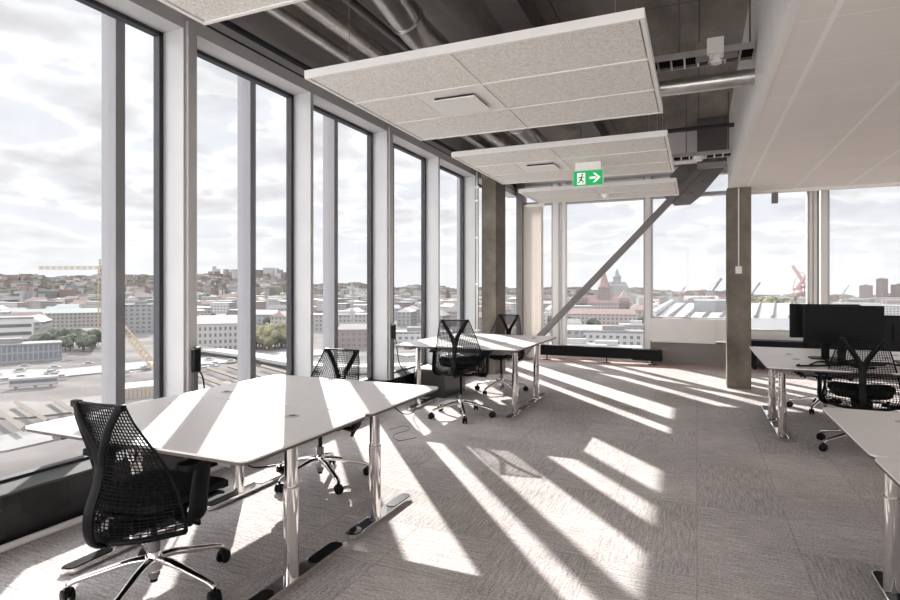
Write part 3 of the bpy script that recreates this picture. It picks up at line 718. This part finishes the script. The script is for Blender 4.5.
# ------------------------------------------------------------------ monitors and cables on the right desk
def monitor(x, y, rz, label, w=0.62, h=0.36, zc=1.07, m=BLKG):
    t = empty('monitor', (x, y, 0.70), math.radians(rz)); tag(t, label, 'monitor')
    z = zc-0.70
    MB().box(-w/2, w/2, -0.012, 0.012, z-h/2, z+h/2, 0.006).build('screen_housing', BLK, t)
    MB().box(-w/2+0.10, w/2-0.10, -0.035, -0.011, z-h/2+0.07, z+h/2-0.07, 0.008).build('rear_bulge', BLK, t)
    MB().box(-w/2+0.01, w/2-0.01, 0.0125, 0.014, z-h/2+0.014, z+h/2-0.01).build('display_panel', BLKG, t)
    MB().box(-0.035, 0.035, -0.055, -0.035, 0.01, z, 0.006).build('stand_neck', BLK, t)
    MB().prism(rrect(-0.13, 0.13, -0.13, 0.08, 0.04), 0, 0.012).build('stand_foot', BLK, t)
monitor(1.26, 6.40, 180, 'wide black monitor seen side on from the aisle, right desk', 0.64, 0.36, 1.055)
monitor(1.16, 6.68, 2, 'black monitor standing just behind the front one', 0.60, 0.34, 1.07)
monitor(1.85, 6.62, -4, 'black monitor at the right edge, half hidden by the chair', 0.50, 0.32, 0.98)
random.seed(4)
for i in range(4):
    x0 = 0.85+0.12*i; y0 = 6.0+0.10*i; pts = [(x0, y0, 0.706)]
    for k in range(6):
        pts.append((x0+0.11*k+random.uniform(-.05, .05), y0+random.uniform(-.13, .16), 0.707+0.004*(k % 2)+i*0.003))
    lab = ['loose black cable nearest the left end of the monitor desk', 'loose black cable curling in front of the monitor stand', 'black cable bundle lying under the front monitor', 'black cable running towards the right edge of the monitor desk'][i]
    tag(MB().tube(spline(pts, 6), 0.0085, 8).build('loose_cable', BLK, smooth=True), lab, 'cable', 'loose cables on the monitor desk')
# hanging cables
def cable(pts, lab, r=0.003):
    tag(MB().tube(spline(pts, 6), r, 6).build('hanging_cable', BLK, smooth=True), lab, 'cable')
cable([(-1.66, 2.99, 0.69), (-1.63, 3.05, 0.64), (-1.64, 3.2, 0.62), (-1.72, 3.4, 0.66), (-1.8, 3.45, 0.69)], 'thin black cable looping under the edge of the joined near desk')
cable([(-2.42, 1.82, 0.69), (-2.40, 1.80, 0.60), (-2.43, 1.84, 0.54), (-2.40, 1.86, 0.62), (-2.38, 1.88, 0.69)], 'thin black cable looping under the nearest desk by the chair')
cable([(-2.78, 4.9, 0.006), (-2.72, 5.1, 0.006), (-2.6, 5.0, 0.006), (-2.64, 4.75, 0.006), (-2.5, 4.6, 0.006), (-2.40, 4.75, 0.006)], 'thin cable lying on the carpet between the two desk pairs', 0.002)
#CITY#
# ------------------------------------------------------------------ the city below (ground 34 m under the office floor)
GZ = -34.0
def ground(px, py, z=GZ):
    d = 570*(1.4-z)/(py-288.0); r = (px-450)/570.0*d; s, c = math.sin(TH), math.cos(TH)
    return Vector((r*c-d*s, r*s+d*c, z))
def pxdist(d): return d/570.0
def bearing(v): return math.atan2(v.x, v.y)
SKYL = [(-75, -20), (-61.7, -14), (-54, -16), (-46, -16), (-41, -15), (-38.8, -11), (-33, -8), (-28, -6), (-18, -5), (-8, -4), (0, -2), (6, 1), (20, 1), (45, 0)]
def skyl(deg):
    for (a, u), (b, v) in zip(SKYL, SKYL[1:]):
        if a <= deg <= b: return u+(v-u)*(deg-a)/(b-a)
    return SKYL[0][1] if deg < SKYL[0][0] else SKYL[-1][1]
def terrain_z(x, y):
    r = math.hypot(x, y); a = math.degrees(math.atan2(x, y)); t = min(1, max(0, (r-900)/2300.0)); t = t*t*(3-2*t)
    H = 1.4-skyl(a)/570.0*3300*0.95-44+7*math.sin(a*0.9)+4*math.sin(a*2.3+1)
    return GZ+(H-GZ)*t
def city_ground():
    bm = bmesh.new(); rs = [45, 90, 140, 200, 280, 380, 500, 650, 820, 1000, 1250, 1500, 1800, 2100, 2500, 2900, 3300, 3800]
    A = [math.radians(-100+1.25*i) for i in range(125)]
    g = [[bm.verts.new((r*math.sin(a), r*math.cos(a), terrain_z(r*math.sin(a), r*math.cos(a))-(0.0 if r < 3500 else 60))) for a in A] for r in rs]
    for u, v in zip(g, g[1:]):
        for i in range(len(A)-1): bm.faces.new((u[i], u[i+1], v[i+1], v[i]))
    mb = MB(); mb.bm.free(); mb.bm = bm
    m = mat('city_ground', (0.166, 0.160, 0.153), 0.95, spec=0.05); N, L = nodes(m); b = N['Principled BSDF']
    tc = N.new('ShaderNodeTexCoord'); v = N.new('ShaderNodeTexVoronoi'); v.inputs['Scale'].default_value = 0.035; L.new(tc.outputs['Object'], v.inputs['Vector'])
    sc = N.new('ShaderNodeSeparateColor'); L.new(v.outputs['Color'], sc.inputs[0])
    r = N.new('ShaderNodeValToRGB'); r.color_ramp.interpolation = 'CONSTANT'; L.new(sc.outputs[0], r.inputs[0]); e = r.color_ramp.elements
    e[0].position = 0; e[0].color = (0.070, 0.070, 0.054, 1); e[1].position = 0.38; e[1].color = (0.140, 0.131, 0.124, 1)
    for p, c in ((0.55, (0.167, 0.129, 0.116, 1)), (0.68, (0.190, 0.181, 0.175, 1)), (0.85, (0.102, 0.099, 0.080, 1))):
        x = e.new(p); x.color = c
    n = N.new('ShaderNodeTexNoise'); n.inputs['Scale'].default_value = 0.03; n.inputs['Detail'].default_value = 8; L.new(tc.outputs['Object'], n.inputs['Vector'])
    near = N.new('ShaderNodeValToRGB'); L.new(n.outputs[0], near.inputs[0]); q = near.color_ramp.elements
    q[0].position = 0.35; q[0].color = (0.075, 0.068, 0.066, 1); q[1].position = 0.65; q[1].color = (0.145, 0.134, 0.130, 1)
    ln = N.new('ShaderNodeVectorMath'); ln.operation = 'LENGTH'; L.new(tc.outputs['Object'], ln.inputs[0])
    f = N.new('ShaderNodeMapRange'); f.inputs[1].default_value = 330; f.inputs[2].default_value = 700; L.new(ln.outputs['Value'], f.inputs[0])
    L.new(mix_(N, L, f.outputs[0], near.outputs[0], r.outputs[0]), b.inputs['Base Color'])
    return struct(mb.build('ground_city', m, smooth=True), 'pale city ground and low hills outside the windows')
city_ground()

def facade(name, wall, win, pw=3.2, ph=3.3, fw=0.5, fh=0.48):
    m = mat(name, wall, 0.8); N, L = nodes(m); b = N['Principled BSDF']
    tc = N.new('ShaderNodeTexCoord'); sp = N.new('ShaderNodeSeparateXYZ'); L.new(tc.outputs['Object'], sp.inputs[0])
    u = math_(N, L, 'ADD', sp.outputs[0], sp.outputs[1])
    a = math_(N, L, 'LESS_THAN', math_(N, L, 'FRACT', math_(N, L, 'DIVIDE', math_(N, L, 'ADD', u, 1000.0), pw)), fw)
    c = math_(N, L, 'LESS_THAN', math_(N, L, 'FRACT', math_(N, L, 'DIVIDE', math_(N, L, 'ADD', sp.outputs[2], -1.0), ph)), fh)
    geo = N.new('ShaderNodeNewGeometry'); sn = N.new('ShaderNodeSeparateXYZ'); L.new(geo.outputs['Normal'], sn.inputs[0])
    side = math_(N, L, 'LESS_THAN', math_(N, L, 'ABSOLUTE', sn.outputs[2]), 0.3)
    k = math_(N, L, 'MULTIPLY', math_(N, L, 'MULTIPLY', a, c), side)
    L.new(mix_(N, L, k, wall, win), b.inputs['Base Color'])
    return m
WIN = (0.068, 0.068, 0.074)
FA = [facade('facade_beige', (0.186, 0.174, 0.162), WIN), facade('facade_white', (0.238, 0.233, 0.230), WIN, 3.6), facade('facade_brick', (0.124, 0.095, 0.086), WIN),
      facade('facade_grey', (0.149, 0.145, 0.145), WIN, 4.0), facade('facade_pink', (0.183, 0.154, 0.145), WIN)]
RF = [mat('roof_grey', (0.116, 0.112, 0.112), 0.8), mat('roof_tile_red', (0.137, 0.097, 0.087), 0.8), mat('roof_pale', (0.213, 0.210, 0.208), 0.7), mat('roof_green', (0.164, 0.192, 0.177), 0.7)]
def gable(mb, w, d, h, rh, ov=0.4):
    bm = mb.bm; x, y = w/2+ov, d/2+ov
    v = [bm.verts.new(p) for p in ((-x, -y, h), (x, -y, h), (x, y, h), (-x, y, h), (-x+rh*0.6, 0, h+rh), (x-rh*0.6, 0, h+rh))]
    for f in ((0, 1, 5, 4), (2, 3, 4, 5), (1, 2, 5), (3, 0, 4), (3, 2, 1, 0)): bm.faces.new([v[i] for i in f])
    return mb
def block(label, pos, w, d, h, fm, rm, rh=0, rz=None, group=None, name='city_building', extra=None):
    r = empty(name, pos, -bearing(pos) if rz is None else rz); tag(r, label, 'building', group)
    MB().box(-w/2, w/2, -d/2, d/2, 0, h).build('walls', fm, r)
    if rh: gable(MB(), w, d, h, rh).build('roof', rm, r)
    else:
        MB().box(-w/2-0.3, w/2+0.3, -d/2-0.3, d/2+0.3, h, h+0.8).build('roof', rm, r)
        MB().box(-w*0.2, w*0.15, -d*0.2, d*0.2, h+0.8, h+3.2).build('roof_plant', rm, r)
    if extra: extra(r)
    return r

# landmark blocks on the left side
wo = lambda r: [MB().box(-30, 30, -9.2, -9, z, z+1.9).build('window_band', mat('dark_band_glass', (0.051, 0.051, 0.057), 0.3), r) for z in (3.2, 7.8, 12.4)]
block('long white office block with dark window bands at the far left', ground(-35, 350)+Vector((0, 0, 0)), 62, 18, 17.5, mat('office_white', (0.325, 0.315, 0.309), 0.7), RF[0], extra=wo)
block('low glazed hall in front of the white office block', ground(5, 362), 44, 14, 8, facade('facade_glass', (0.145, 0.151, 0.158), (0.086, 0.093, 0.102), 2.0, 4, 0.7, 0.8), RF[0])
block('grey old four-storey block with pale roof seen through the second window', ground(222, 350), 30, 16, 15.5, facade('facade_old', (0.215, 0.202, 0.193), WIN, 2.6, 3.6, 0.45, 0.55), RF[2], 4.5)
block('long building with pale green roof behind the left trees', ground(70, 327), 74, 16, 13, FA[0], RF[3], 4)
block('red-brown brick block right of the green roofed building', ground(96, 322)+Vector((40, 40, 0)), 34, 18, 17, FA[2], RF[0])
block('wide pale flat hall behind the grey old block', ground(255, 325), 95, 22, 9, FA[1], RF[2])
block('grey block with small windows right of the thin tower crane', ground(142, 333), 24, 16, 22, FA[3], RF[0])
block('beige hall behind the middle window pair', ground(345, 330), 60, 20, 13, FA[0], RF[2])
block('dark brick warehouse seen low through the third window', ground(360, 347), 26, 14, 11, FA[2], RF[0], 3)
block('low pale store by the road behind the far desk pair', ground(420, 345), 40, 16, 8, FA[1], RF[0])
# landmarks through the far windows
def castle(r):
    t = MB().box(-6, 6, -6, 6, 20, 36).build('tower', FA[2], r)
    f = MB(); f.lathe([(7, 36), (4, 42), (0.6, 54)], n=8); f.build('spire', RF[1], t)
    for x in (-22, 20):
        q = MB().box(x-5, x+5, -9, 7, 0, 25).build('wing', FA[2], r); f = MB(); f.lathe([(6.5, 25), (0.4, 33)], (x, 0, 0), 8); f.build('wing_roof', RF[1], q)
block('large dark red brick building with central tower seen beside the brace', ground(604, 322), 58, 18, 20, FA[4], RF[1], 8, extra=castle)
p = ground(617, 303); p.z = -16; church = p
def spire(r):
    t = MB().box(-9, 9, -9, 9, 20, 44).build('tower', FA[3], r); f = MB(); f.lathe([(11, 42), (6, 47), (1, 62)], n=8); f.build('spire', RF[0], t)
block('grey hilltop church with tall pointed tower on the skyline', p, 50, 30, 22, FA[3], RF[0], 10, extra=spire)
tag(MB().lathe([(140, -20), (110, 2), (70, 15), (40, 18)], n=32).build('wooded_mound', mat('hill_green', (0.082, 0.082, 0.066), 0.95, noise=(0.05, 0.35)), smooth=True, loc=p+Vector((0, 40, -16))), 'dark wooded mound under the hilltop church', 'hill')
k = 0
for (px, py, w, d, h, a, b_, rh, lab) in (
    (603, 333, 50, 16, 15, 4, 1, 4, 'long pink block with red roof below the dark red brick building'), (643, 330, 22, 16, 17, 4, 1, 4, 'short pink block with red roof beside the far window mullion'),
    (575, 331, 28, 14, 14, 0, 1, 4, 'beige block with red roof just right of the left far mullion'), (590, 346, 30, 14, 10, 3, 2, 3, 'grey shed with pale roof low in the far window, left one'),
    (615, 351, 34, 14, 11, 1, 0, 0, 'white flat-roofed block lowest in the far window'), (637, 342, 22, 12, 11, 3, 2, 0, 'grey flat block with pale roof low at the far window mullion'),
    (566, 341, 20, 14, 12, 2, 0, 3, 'brick block low beside the left edge of the far window'), (551, 330, 26, 14, 14, 1, 2, 0, 'white block seen in the narrow pane by the blind'),
    (608, 362, 30, 12, 7, 0, 2, 0, 'beige low block just above the black heater'), (578, 362, 26, 12, 8, 3, 2, 0, 'grey low block above the left end of the black heater')):
    block(lab, ground(px, py), w, d, h, FA[a], RF[b_], rh)
# neighbouring flat roof with ribs
t = empty('roof_hall', (0, 0, 0)); tag(t, 'neighbouring white ribbed flat roof just beyond the window right of the brace', 'building')
pa, pb, pc, pd = ground(652, 318, -6), ground(790, 318, -6), ground(790, 303, -6), ground(672, 303, -6)
f = MB(); bm = f.bm; lo = [bm.verts.new((q.x, q.y, GZ)) for q in (pa, pb, pc, pd)]; hi = [bm.verts.new(q) for q in (pa, pb, pc, pd)]
bm.faces.new(hi); 
for i in range(4): bm.faces.new((lo[i], lo[(i+1) % 4], hi[(i+1) % 4], hi[i]))
f.build('hall_body', mat('hall_white', (0.276, 0.269, 0.269), 0.6), t)
for i in range(9):
    u = i/8.0; q0 = pa.lerp(pb, u); q1 = pd.lerp(pc, u); q0.z = q1.z = -5.7
    MB().tube([q0, q1], 0.55, 4).build('roof_rib', RF[0] if i % 3 else mat('rib_dark', (0.084, 0.084, 0.087), 0.6), t)
MB().tube([pa+Vector((0, 0, 0.8)), pd+Vector((0, 0, 0.8))], 1.1, 8).build('edge_pipe', RF[2], t)
MB().box(pb.x-22, pb.x-12, pb.y+30, pb.y+60, -6, -2.5).build('roof_plant', RF[0], t)
# right of the column
block('white industrial hall with grey doors beyond the right window', ground(762, 331, GZ), 74, 40, 17, facade('facade_hall', (0.317, 0.311, 0.308), (0.191, 0.198, 0.207), 14, 30, 0.35, 0.7), RF[2])
block('long pale terminal hall behind the monitors', ground(860, 314), 150, 40, 12, FA[1], RF[2])
block('tall red-brown tower block on the skyline at the right', ground(882, 301)+Vector((0, 0, 0)), 26, 20, 60, FA[2], RF[0])
block('lower brick block beside the tower block on the right skyline', ground(866, 301), 30, 20, 42, FA[2], RF[0])
block('wide brick block right of the tower block at the edge', ground(900, 301), 40, 20, 44, FA[2], RF[0])
t = empty('ship', ground(706, 304), ); t.rotation_euler = (0, 0, -bearing(t.location)); tag(t, 'white ferry with red stripe in the harbour beyond the ribbed roof', 'ship')
MB().prism([(-55, -6), (45, -8), (60, 0), (45, 8), (-55, 6)], 0, 9).build('hull', FA[1], t); MB().prism([(-54.5, -8.3), (45, -8.3), (45, -8), (-54.5, -8)], 3, 5).build('stripe', mat('ship_red', (0.218, 0.066, 0.060), 0.6), t)
MB().box(-45, 25, -7, 7, 9, 18).build('superstructure', mat('ship_white', (0.355, 0.349, 0.346), 0.6), t); MB().box(-25, -15, -3, 3, 18, 27).build('funnel', RF[1], t)
# lattice cranes
def lattice(mb, a, b, w, n, r):
    a = Vector(a); b = Vector(b); d = (b-a).normalized(); u = d.orthogonal().normalized(); v = d.cross(u)
    cs = [(u+v)*w/2, (u-v)*w/2, -(u+v)*w/2, (v-u)*w/2]
    for c in cs: mb.tube([a+c, b+c], r, 4, caps=False)
    for i in range(n):
        p = a.lerp(b, i/n); q = a.lerp(b, (i+1)/n)
        for j in range(4): mb.tube([p+cs[j], q+cs[(j+1) % 4]], r*0.7, 4, caps=False)
    return mb
YEL = mat('crane_yellow', (0.240, 0.183, 0.114), 0.6); RED = mat('crane_red', (0.225, 0.105, 0.099), 0.6)
def tower_crane(label, pos, h, jib, m, w=2.0, rz=0):
    t = empty('tower_crane', pos, rz); tag(t, label, 'crane')
    lattice(MB(), (0, 0, 0), (0, 0, h), w, int(h/4), w*0.11).build('mast', m, t)
    lattice(MB(), (-jib*0.3, 0, h), (jib, 0, h), w*0.7, int(jib/3), w*0.08).build('jib', m, t)
    MB().box(-jib*0.3, -jib*0.2, -w*0.6, w*0.6, h-3, h).build('counterweight', RF[0], t)
    MB().box(-w*0.5, w*0.5, -w*0.9, -w*0.5, h-3, h-0.5).build('cab', RF[2], t)
    lattice(MB(), (0, 0, h), (0, 0, h+w*3), w*0.5, 3, w*0.08).build('apex', m, t)
    return t
tower_crane('thin yellow tower crane left of the first outer mullion', ground(100, 345), 48, 40, YEL, 1.8, math.radians(200))
tower_crane('distant pale tower crane seen through the third window', ground(352, 340), 34, 26, RF[2], 1.6, math.radians(10))
t = empty('crawler_crane', ground(168, 392)); tag(t, 'yellow crawler crane with long slanting lattice boom', 'crane')
tip = ground(126, 300, 0); tip = (ground(168, 392)+(ground(118, 392)-ground(168, 392))*1.25); tip.z = -5.0
tl = tip-t.location
lattice(MB(), (0, 0, 3), (tl.x, tl.y, tl.z), 1.9, 22, 0.20).build('boom', YEL, t)
MB().box(-3, 3, -2.5, 3.5, 1.2, 4.5, 0.3).build('cab_house', YEL, t); MB().box(-3.4, -2, -4, 4, 0, 1.4, 0.3).build('track', RF[0], t); MB().box(2, 3.4, -4, 4, 0, 1.4, 0.3).build('track', RF[0], t)
def portal_crane(label, px, py, s, m, rz=0):
    p = ground(px, py); t = empty('harbour_crane', p, -bearing(p)+rz); tag(t, label, 'crane')
    for sx in (-1, 1):
        for sy in (-1, 1): MB().tube([(sx*9*s, sy*8*s, 0), (sx*5*s, sy*4*s, 34*s)], 0.9*s, 6).build('leg', m, t)
    MB().box(-9*s, 9*s, -5*s, 5*s, 30*s, 35*s).build('machine_house', m, t)
    lattice(MB(), (0, 0, 35*s), (28*s, 0, 78*s), 4*s, 10, 0.7*s).build('boom', m, t)
    MB().tube([(-8*s, 0, 35*s), (-3*s, 0, 58*s), (20*s, 0, 66*s)], 0.6*s, 5).build('stay', m, t)
portal_crane('red harbour crane at the right window left of its mullions', 797, 303, 1.0, RED)
portal_crane('second red harbour crane nearly behind the right mullions', 806, 303, 1.15, RED, 2.6)
portal_crane('pale grey harbour crane right of the free column', 752, 303, 0.62, RF[0], 0.3)
portal_crane('grey harbour crane with slanting jib left of the free column', 712, 303, 0.75, RF[0], 0.2)
portal_crane('small red harbour crane far behind the ferry', 680, 301, 0.5, RED, 0.2)
portal_crane('pale crane far away above the monitor', 843, 301, 0.55, RF[2], 0.5)
# roads, pit, beams
def strip(pts, w, z, m, nm, lab, cat, th=0.4):
    P_ = [Vector(q) for q in pts]; f = MB(); bm = f.bm; ring = []
    for i, q in enumerate(P_):
        t_ = (P_[min(i+1, len(P_)-1)]-P_[max(i-1, 0)]); t_.z = 0; t_.normalize(); n_ = Vector((-t_.y, t_.x, 0))*w/2
        ring.append([bm.verts.new((q.x+s_*n_.x, q.y+s_*n_.y, zz)) for s_, zz in ((-1, z), (1, z), (1, z-th), (-1, z-th))])
    for a, b in zip(ring, ring[1:]):
        for j in range(4): bm.faces.new((a[j], a[(j+1) % 4], b[(j+1) % 4], b[j]))
    bm.faces.new(ring[0]); bm.faces.new(ring[-1][::-1])
    return tag(f.build(nm, m), lab, cat)
ASPH = mat('pale_asphalt', (0.134, 0.128, 0.126), 0.9, noise=(0.1, 0.1)); RAIL = mat('bridge_white', (0.191, 0.185, 0.181), 0.7); WOODB = mat('pale_timber', (0.154, 0.130, 0.107), 0.8)
strip([ground(-260, 372), ground(-60, 376), ground(60, 374), ground(140, 366), ground(230, 360), ground(330, 352)], 26, GZ+0.5, ASPH, 'road', 'wide pale road crossing below the left windows', 'road')
strip(spline([ground(180, 352), ground(215, 356), ground(255, 362), ground(300, 370), ground(350, 374), ground(420, 372)], 6), 9, GZ+3.5, RAIL, 'road_bridge', 'long pale elevated road curving across the second and third window', 'bridge', 1.2)
strip([ground(-200, 470), ground(0, 445), ground(90, 425), ground(190, 402)], 16, GZ+0.4, ASPH, 'road', 'pale site road near the bottom of the first window', 'road')
strip([ground(400, 356), ground(450, 352), ground(560, 372), ground(660, 356)], 14, GZ+0.5, ASPH, 'road', 'pale road low behind the far wall windows', 'road')
PIT = mat('pit_dark', (0.098, 0.089, 0.082), 0.9, noise=(0.2, 0.2))
strip([ground(-80, 412), ground(40, 410), ground(160, 396), ground(290, 380)], 24, GZ+0.45, PIT, 'excavation', 'dark excavated strip under the timber beams', 'excavation')
bl = ['first', 'second', 'third', 'fourth', 'fifth', 'sixth', 'seventh', 'eighth']
for i, (x0, y0, x1, y1) in enumerate(((-42, 410, -8, 436), (-14, 402, 24, 429), (16, 402, 48, 421), (52, 398, 78, 414), (190, 372, 232, 388), (208, 368, 250, 382), (228, 366, 268, 378), (262, 366, 292, 374))):
    tag(MB().tube([ground(x0, y0, GZ+2), ground(x1, y1, GZ+2)], 0.75, 4).build('timber_beam', WOODB), '%s long pale timber beam over the excavation, counted from the left' % bl[i], 'beam', 'timber beams over the excavation')
t = empty('site_platform', ground(140, 396)); t.rotation_euler = (0, 0, -bearing(t.location)+0.25); tag(t, 'timber walled work platform at the foot of the yellow crane', 'platform')
MB().box(-8, 8, -6, 6, 3.2, 3.8).build('platform_deck', RAIL, t); MB().box(-8.1, 8.1, -6.3, -6, 0, 3.4).build('timber_wall', facade('timber_boards', (0.239, 0.202, 0.164), (0.150, 0.122, 0.093), 1.2, 60, 0.25, 1.0), t)
t = empty('bus', ground(34, 388)); t.rotation_euler = (0, 0, -bearing(t.location)-0.1); tag(t, 'pale articulated bus on the road at the far left', 'bus')
MB().box(-7, 7, -1.4, 1.4, 0.9, 4.0, 0.25).build('bus_body', RF[2], t); MB().box(-6.8, 6.8, -1.45, -1.38, 2.1, 3.2).build('bus_windows', mat('bus_glass', (0.064, 0.064, 0.070), 0.3), t)
for x in (-5, 0.5, 5): MB().lathe([(0.5, -1.3), (0.5, 1.3)], n=14, M=Matrix.Translation((x, 0, 1.0)) @ Matrix.Rotation(PI/2, 4, 'X')).build('wheel', BLK, t)
ZN = [(-999, 'first window, left pane'), (112, 'first window, right pane'), (180, 'second window, left pane'), (247, 'second window, right pane'),
      (304, 'third window, left pane'), (334, 'third window, right pane'), (383, 'fourth window'), (432, 'fifth window'), (470, 'narrow panes by the blind'), (558, 'far window behind the brace'), (648, 'window between brace and free column'), (735, 'windows right of the free column')]
def zone_of(x, y):
    s_, c_ = math.sin(TH), math.cos(TH); px = 450+570*(x*c_+y*s_)/(-x*s_+y*c_)
    return [z for a, z in ZN if px >= a][-1]
# parked and moving cars
def car():
    t = empty('car'); f = MB(); f.box(-2.2, 2.2, -0.9, 0.9, 0.35, 0.95, 0.15); b0 = f.build('car_body', RF[2], t)
    f = MB(); f.box(-1.2, 1.1, -0.8, 0.8, 0.95, 1.5, 0.2); f.build('cabin', RF[0], t); return t
random.seed(11); cp = car()
for i in range(26):
    px = random.uniform(-10, 330); py = 372-px*0.045+random.uniform(-3, 12)
    c = cp if i == 0 else copy_tree(cp); q = ground(px, py); c.location = (q.x, q.y, GZ+0.6); c.rotation_euler = (0, 0, random.uniform(0.9, 1.4)-bearing(q)*0)
    zn = zone_of(q.x, q.y); tag(c, 'tiny pale car on the road beyond the '+zn, 'car', 'cars beyond the '+zn)

# trees
LEAF = [mat('foliage_dark', (0.037, 0.042, 0.028), 0.9, noise=(0.5, 0.4)), mat('foliage_yellow', (0.099, 0.092, 0.048), 0.9, noise=(0.5, 0.35))]
BARK = mat('bark', (0.056, 0.047, 0.040), 0.9)
def tree(i, seed):
    random.seed(seed); t = empty('broadleaf_tree'); bm = bmesh.new()
    for k in range(9):
        a = random.uniform(0, 2*PI); rr = random.uniform(0, 3.0); s_ = random.uniform(1.8, 3.2)
        M = Matrix.Translation((rr*math.cos(a), rr*math.sin(a), random.uniform(4.5, 9.5))) @ Matrix.Scale(s_, 4)
        r_ = bmesh.ops.create_icosphere(bm, subdivisions=2, radius=1, matrix=M)
        for v in r_['verts']: v.co += Vector((random.uniform(-.35, .35), random.uniform(-.35, .35), random.uniform(-.35, .35)))
    mb = MB(); mb.bm.free(); mb.bm = bm; mb.build('crown', LEAF[i], t); MB().tube([(0, 0, 0), (0.1, 0, 3), (0, 0.1, 6)], [0.5, 0.35, 0.2], 7).build('trunk', BARK, t)
    return t
tp = [tree(0, 1), tree(1, 2)]; used = [False, False]
def put_tree(kind, px, py, sc, lab, grp, z=0):
    t = tp[kind] if not used[kind] else copy_tree(tp[kind]); used[kind] = True
    q = ground(px, py); q.z = GZ+z; t.location = q; t.scale = (sc, sc, sc); t.rotation_euler = (0, 0, random.uniform(0, 6.28)); tag(t, lab, 'tree', grp)
random.seed(21)
for k in range(16): put_tree(0, 40+k*3.8+random.uniform(-2, 2), 351+random.uniform(-4, 2), random.uniform(0.75, 1.1), 'dark leafy tree in the clump right of the white office block', 'trees by the white office block')
for k in range(14): put_tree(1, 254+k*2.9+random.uniform(-1, 1), 349+random.uniform(-4, 2), random.uniform(1.0, 1.45), 'yellow-green tree in the clump beside the grey old block', 'trees beside the grey old block')
for k in range(10): put_tree(0, 195+k*18+random.uniform(-5, 5), 326+random.uniform(-3, 6), random.uniform(0.9, 1.3), 'dark tree scattered among the roofs beyond the second window', 'trees among the roofs')
for k in range(22): put_tree(k % 2, 744+k*2.4, 318+random.uniform(-2, 2), random.uniform(1.5, 2.2), 'green tree in the belt behind the white industrial hall', 'tree belt behind the industrial hall', 2)
for k in range(12): put_tree(0, 553+k*8, 329+random.uniform(-4, 8), random.uniform(0.9, 1.3), 'dark tree between the blocks beyond the far windows', 'trees beyond the far windows')

# mid-distance blocks: every one an object, shared meshes
kinds = []
for i, nm in enumerate(('beige', 'white', 'brick red', 'grey', 'pink')):
    for j, (w, d, h, rh) in enumerate(((30, 13, 13, 4), (22, 15, 18, 0))):
        t = empty('town_building'); MB().box(-w/2, w/2, -d/2, d/2, -12, h).build('walls', FA[i], t)
        rm = RF[[1, 0, 1, 2, 0][i]] if j == 0 else RF[[2, 2, 0, 0, 2][i]]
        if rh: gable(MB(), w, d, h, rh).build('roof', rm, t)
        else: MB().box(-w/2-.4, w/2+.4, -d/2-.4, d/2+.4, h, h+1).build('roof', rm, t)
        kinds.append((t, '%s %s block' % (nm, 'gabled' if j == 0 else 'flat-roofed'), '%s %s town blocks' % (nm, 'gabled' if j == 0 else 'flat-roofed')))
SPC = [o.location.copy() for o in C.objects if not o.parent and o.get('category') in ('crane', 'ship', 'building')]
random.seed(77); usedk = [False]*10; n_ = 0; zone = []
while n_ < 270:
    a = math.radians(random.uniform(-64, 17)); r_ = random.uniform(430, 1500)**1.0
    x, y = r_*math.sin(a), r_*math.cos(a)
    if math.degrees(a) > -3 and r_ < 1000: continue
    if (x-church.x)**2+(y-40-church.y)**2 < 275**2 or any((x-u.x)**2+(y-u.y)**2 < 48**2 for u in SPC): continue
    if any((x-u)**2+(y-v)**2 < 34**2 for u, v in zone): continue
    zone.append((x, y)); k = random.choice([0, 0, 1, 1, 2, 3, 3, 4, 5, 6, 7, 8, 9])
    t, lb, gr = kinds[k]; c = t if not usedk[k] else copy_tree(t); usedk[k] = True
    c.location = (x, y, terrain_z(x, y)); c.rotation_euler = (0, 0, random.choice([0.3, 0.3+PI/2, 0.9, 0.9+PI/2])+random.uniform(-.1, .1)); zn = zone_of(x, y); dn = 'nearer roofs' if r_ < 700 else ('middle roofs' if r_ < 1050 else 'farther roofs'); tag(c, '%s among %s beyond the %s' % (lb, dn, zn), 'building', '%s, %s, %s' % (gr, dn, zn)); n_ += 1
# farther roofs up the hills: beyond counting
SPEC = [o.location for o in C.objects if not o.parent and o.get('category') in ('crane', 'ship', 'building')]
fm = [FA[0], FA[1], RF[1], RF[0], RF[2], mat('far_foliage', (0.095, 0.088, 0.066), 0.95)]; bm = bmesh.new(); random.seed(5)
for k in range(5200):
    a = math.radians(random.uniform(-72, 25)); r_ = random.uniform(1350, 3350); x, y = r_*math.sin(a), r_*math.cos(a)
    w, d, h = random.uniform(16, 52), random.uniform(12, 20), random.uniform(9, 22)
    if -46 < math.degrees(a) < -38 and r_ > 2700: h = random.uniform(20, 58)
    if r_ < 2300 and math.degrees(a) > -3: continue
    if (x-church.x)**2+(y-church.y)**2 < 320**2 or (r_ < 1800 and any((x-u.x)**2+(y-u.y)**2 < 110**2 for u in SPEC)): continue
    M = Matrix.Translation((x, y, terrain_z(x, y)+h/2-3)) @ Matrix.Rotation(random.uniform(0, PI), 4, 'Z') @ Matrix.Diagonal((w, d, h+6, 1))
    r2 = bmesh.ops.create_cube(bm, size=1, matrix=M); mi = random.choice([0, 0, 1, 2, 2, 3, 4, 5, 5, 5, 5])
    for f_ in {f for v in r2['verts'] for f in v.link_faces}: f_.material_index = mi
me = bpy.data.meshes.new('distant_rooftops'); bm.to_mesh(me); bm.free()
for m in fm: me.materials.append(m)
o = bpy.data.objects.new('distant_rooftops', me); C.objects.link(o); tag(o, 'far speckle of roofs and treetops covering the hills to the skyline', 'rooftops', kind='stuff')
